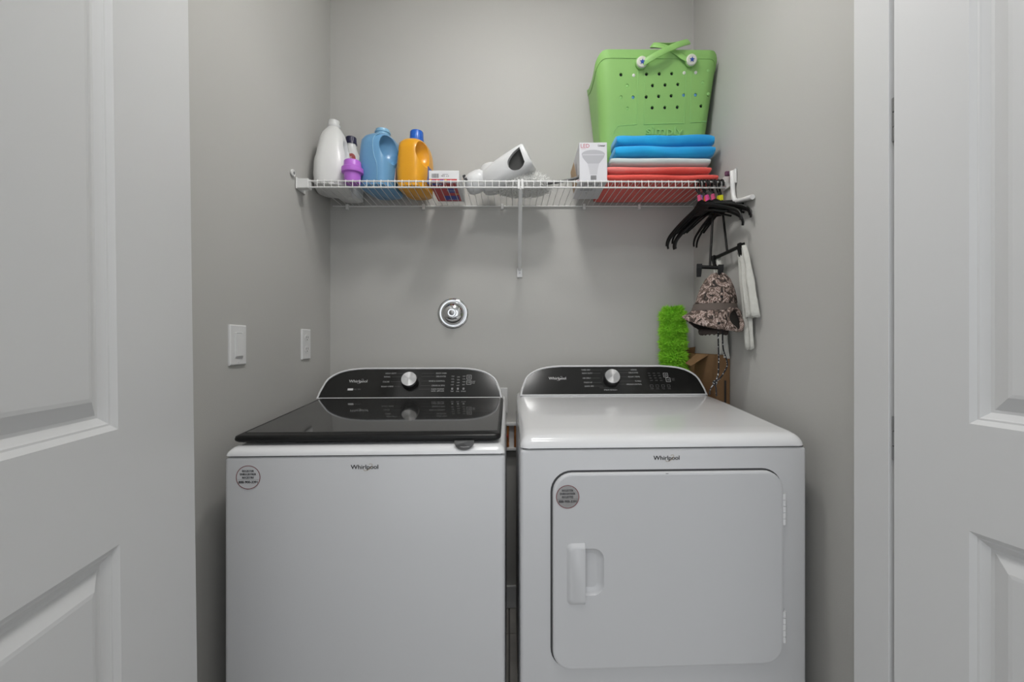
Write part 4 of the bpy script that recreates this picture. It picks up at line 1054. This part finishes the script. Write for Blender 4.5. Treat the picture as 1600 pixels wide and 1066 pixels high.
bm = NB(); ring_ = [Vector((.735+.042*math.cos(2*PI*i/32)-.012, HC.y+.012+.03*math.sin(2*PI*i/32), 1.200+.004*math.sin(3*i)))-HC for i in range(33)]
add_tube(bm, ring_, .010, 8); obj('sweatband', bm, mat('sweatband', (.05, .038, .033), .9), ht, smooth=70)
for x_, z_ in ((.722, 1.318), (.700, 1.226)):
    obj('eyelet', lathe([(.0045, -.001), (.0045, .002), (.0025, .0025), (.002, .0)], 14), M_BLACKP, ht, M=frame_from(Vector((x_, HC.y-(.051 if z_ > 1.3 else .0755), z_))-HC, (1, 0, 0), (0, 0, 1)))
M_CORD = mat('flecked_cord', (.015, .015, .018), .8, col2=(.55, .55, .55), vscale=170, detail=0, ramp=(.66, .68))
CA = [(.7222, 1.5, 1.215), (.7222, 1.5, 1.191), (.7244, 1.5, 1.1068), (.7222, 1.5, 1.0515), (.7109, 1.5, 1.0227), (.6905, 1.49, 1.0017), (.6836, 1.482, .9831)]
CB = [(.738, 1.5, 1.215), (.738, 1.5, 1.191), (.7402, 1.5, 1.1401), (.7538, 1.5, 1.0957), (.7515, 1.5, 1.0735), (.7312, 1.5, 1.0404), (.7109, 1.498, 1.0227), (.7106, 1.49, 1.0016), (.7081, 1.482, .9786)]
bm = NB()
for c_ in (CA, CB): add_tube(bm, [p_-HC for p_ in spline(c_, 5)], .0026, 7)
o = obj('chin_cord', bm, M_CORD, ht, smooth=60)
bm = NB(); bmesh.ops.create_uvsphere(bm, u_segments=12, v_segments=8, radius=.0085, matrix=Matrix.Translation(Vector((.7109, 1.499, 1.0227))-HC)); obj('cord_knot', bm, M_CORD, ht, smooth=90)

# ------------------------------------------------------------------ behind the dryer
gd = thing('dusting_mop', 'bright green fuzzy duster standing head up behind the dryer', 'duster', (.708, 1.882, 0))
M_GREEN = mat('chenille_green', (.40, .82, .06), .85, col2=(.26, .64, .03), vscale=60)
obj('pole', tube([(0, 0, 0), (0, 0, .5), (0, 0, 1.06)], .011, 12), M_BLACKP, gd, smooth=60)
obj('collar', lathe([(.016, 1.0), (.020, 1.01), (.020, 1.07), (.014, 1.085)], 20), M_BLACKP, gd, smooth=40)
def gr(z): return .044+.004*math.sin(z*110)+.002*math.sin(z*260+1)
def gsurf(rd):
    z = rd.uniform(1.03, 1.312); a = rd.uniform(0, 2*PI); r_ = gr(z)*(1-.55*max(0, (z-1.285)/.03)**2)
    return (r_*math.cos(a), r_*math.sin(a), z), (math.cos(a), math.sin(a), .2+.8*max(0, (z-1.27)/.045))
obj('core', lathe([(.01, 1.03)]+[(gr(1.03+i*.01)*.97, 1.03+i*.01) for i in range(27)]+[(.03, 1.308), (.004, 1.314)], 24), M_GREEN, gd, smooth=90)
bm = NB(); tufts(bm, gsurf, 13000, .019, .0013, .7, 8)
for v_ in bm.verts: v_.co.y = min(v_.co.y, .0585)
o = obj('fuzz', bm, M_GREEN, gd); o['kind'] = 'stuff'

M_CARD = mat('cardboard', (.235, .130, .058), .85, vary=.12, vscale=10)
M_CARD2 = mat('cardboard_inside', (.20, .11, .05), .9)
cb = thing('cardboard_box', 'tall narrow open cardboard box wedged between the dryer and the right wall', 'box', (.7965, 1.765, 0))
x0, x1, y0, y1, H_ = -.0235, .0255, -.150, .160, 1.115
bm = NB(); T_ = .003
add_box(bm, x0, x0+T_, y0, y1, 0, H_); add_box(bm, x1-T_, x1, y0, y1, 0, H_); add_box(bm, x0+T_, x1-T_, y0, y0+T_, 0, H_); add_box(bm, x0+T_, x1-T_, y1-T_, y1, 0, H_); add_box(bm, x0+T_, x1-T_, y0+T_, y1-T_, 0, T_)
obj('carton', bm, M_CARD, cb)
obj('flap', loft([[(x0-.0005, -.075, H_-.004), (x0-.0005, .030, H_-.004), (x0-.050, .022, H_-.040), (x0-.054, -.045, H_-.046)], [(x0-.0005, -.075, H_), (x0-.0005, .030, H_), (x0-.048, .022, H_-.036), (x0-.052, -.045, H_-.042)]]), M_CARD, cb)
obj('flap', loft([[(x0+.003, y1-.004, H_), (x1-.003, y1-.004, H_), (x1-.003, y1-.012, H_+.028), (x0+.01, y1-.012, H_+.022)], [(x0+.003, y1-.001, H_), (x1-.003, y1-.001, H_), (x1-.003, y1-.009, H_+.028), (x0+.01, y1-.009, H_+.022)]]), M_CARD2, cb)
obj('crease', bx(x0-.0006, x0, y0, y1, .952, .954), M_CARD2, cb)
obj('crease', bx(x0-.0006, x0, .045, .047, .0, H_), M_CARD2, cb)
obj('tape', bx(.004, .012, y0-.0006, y0, .80, 1.02), mat('tape_dark', (.03, .026, .022), .4), cb)
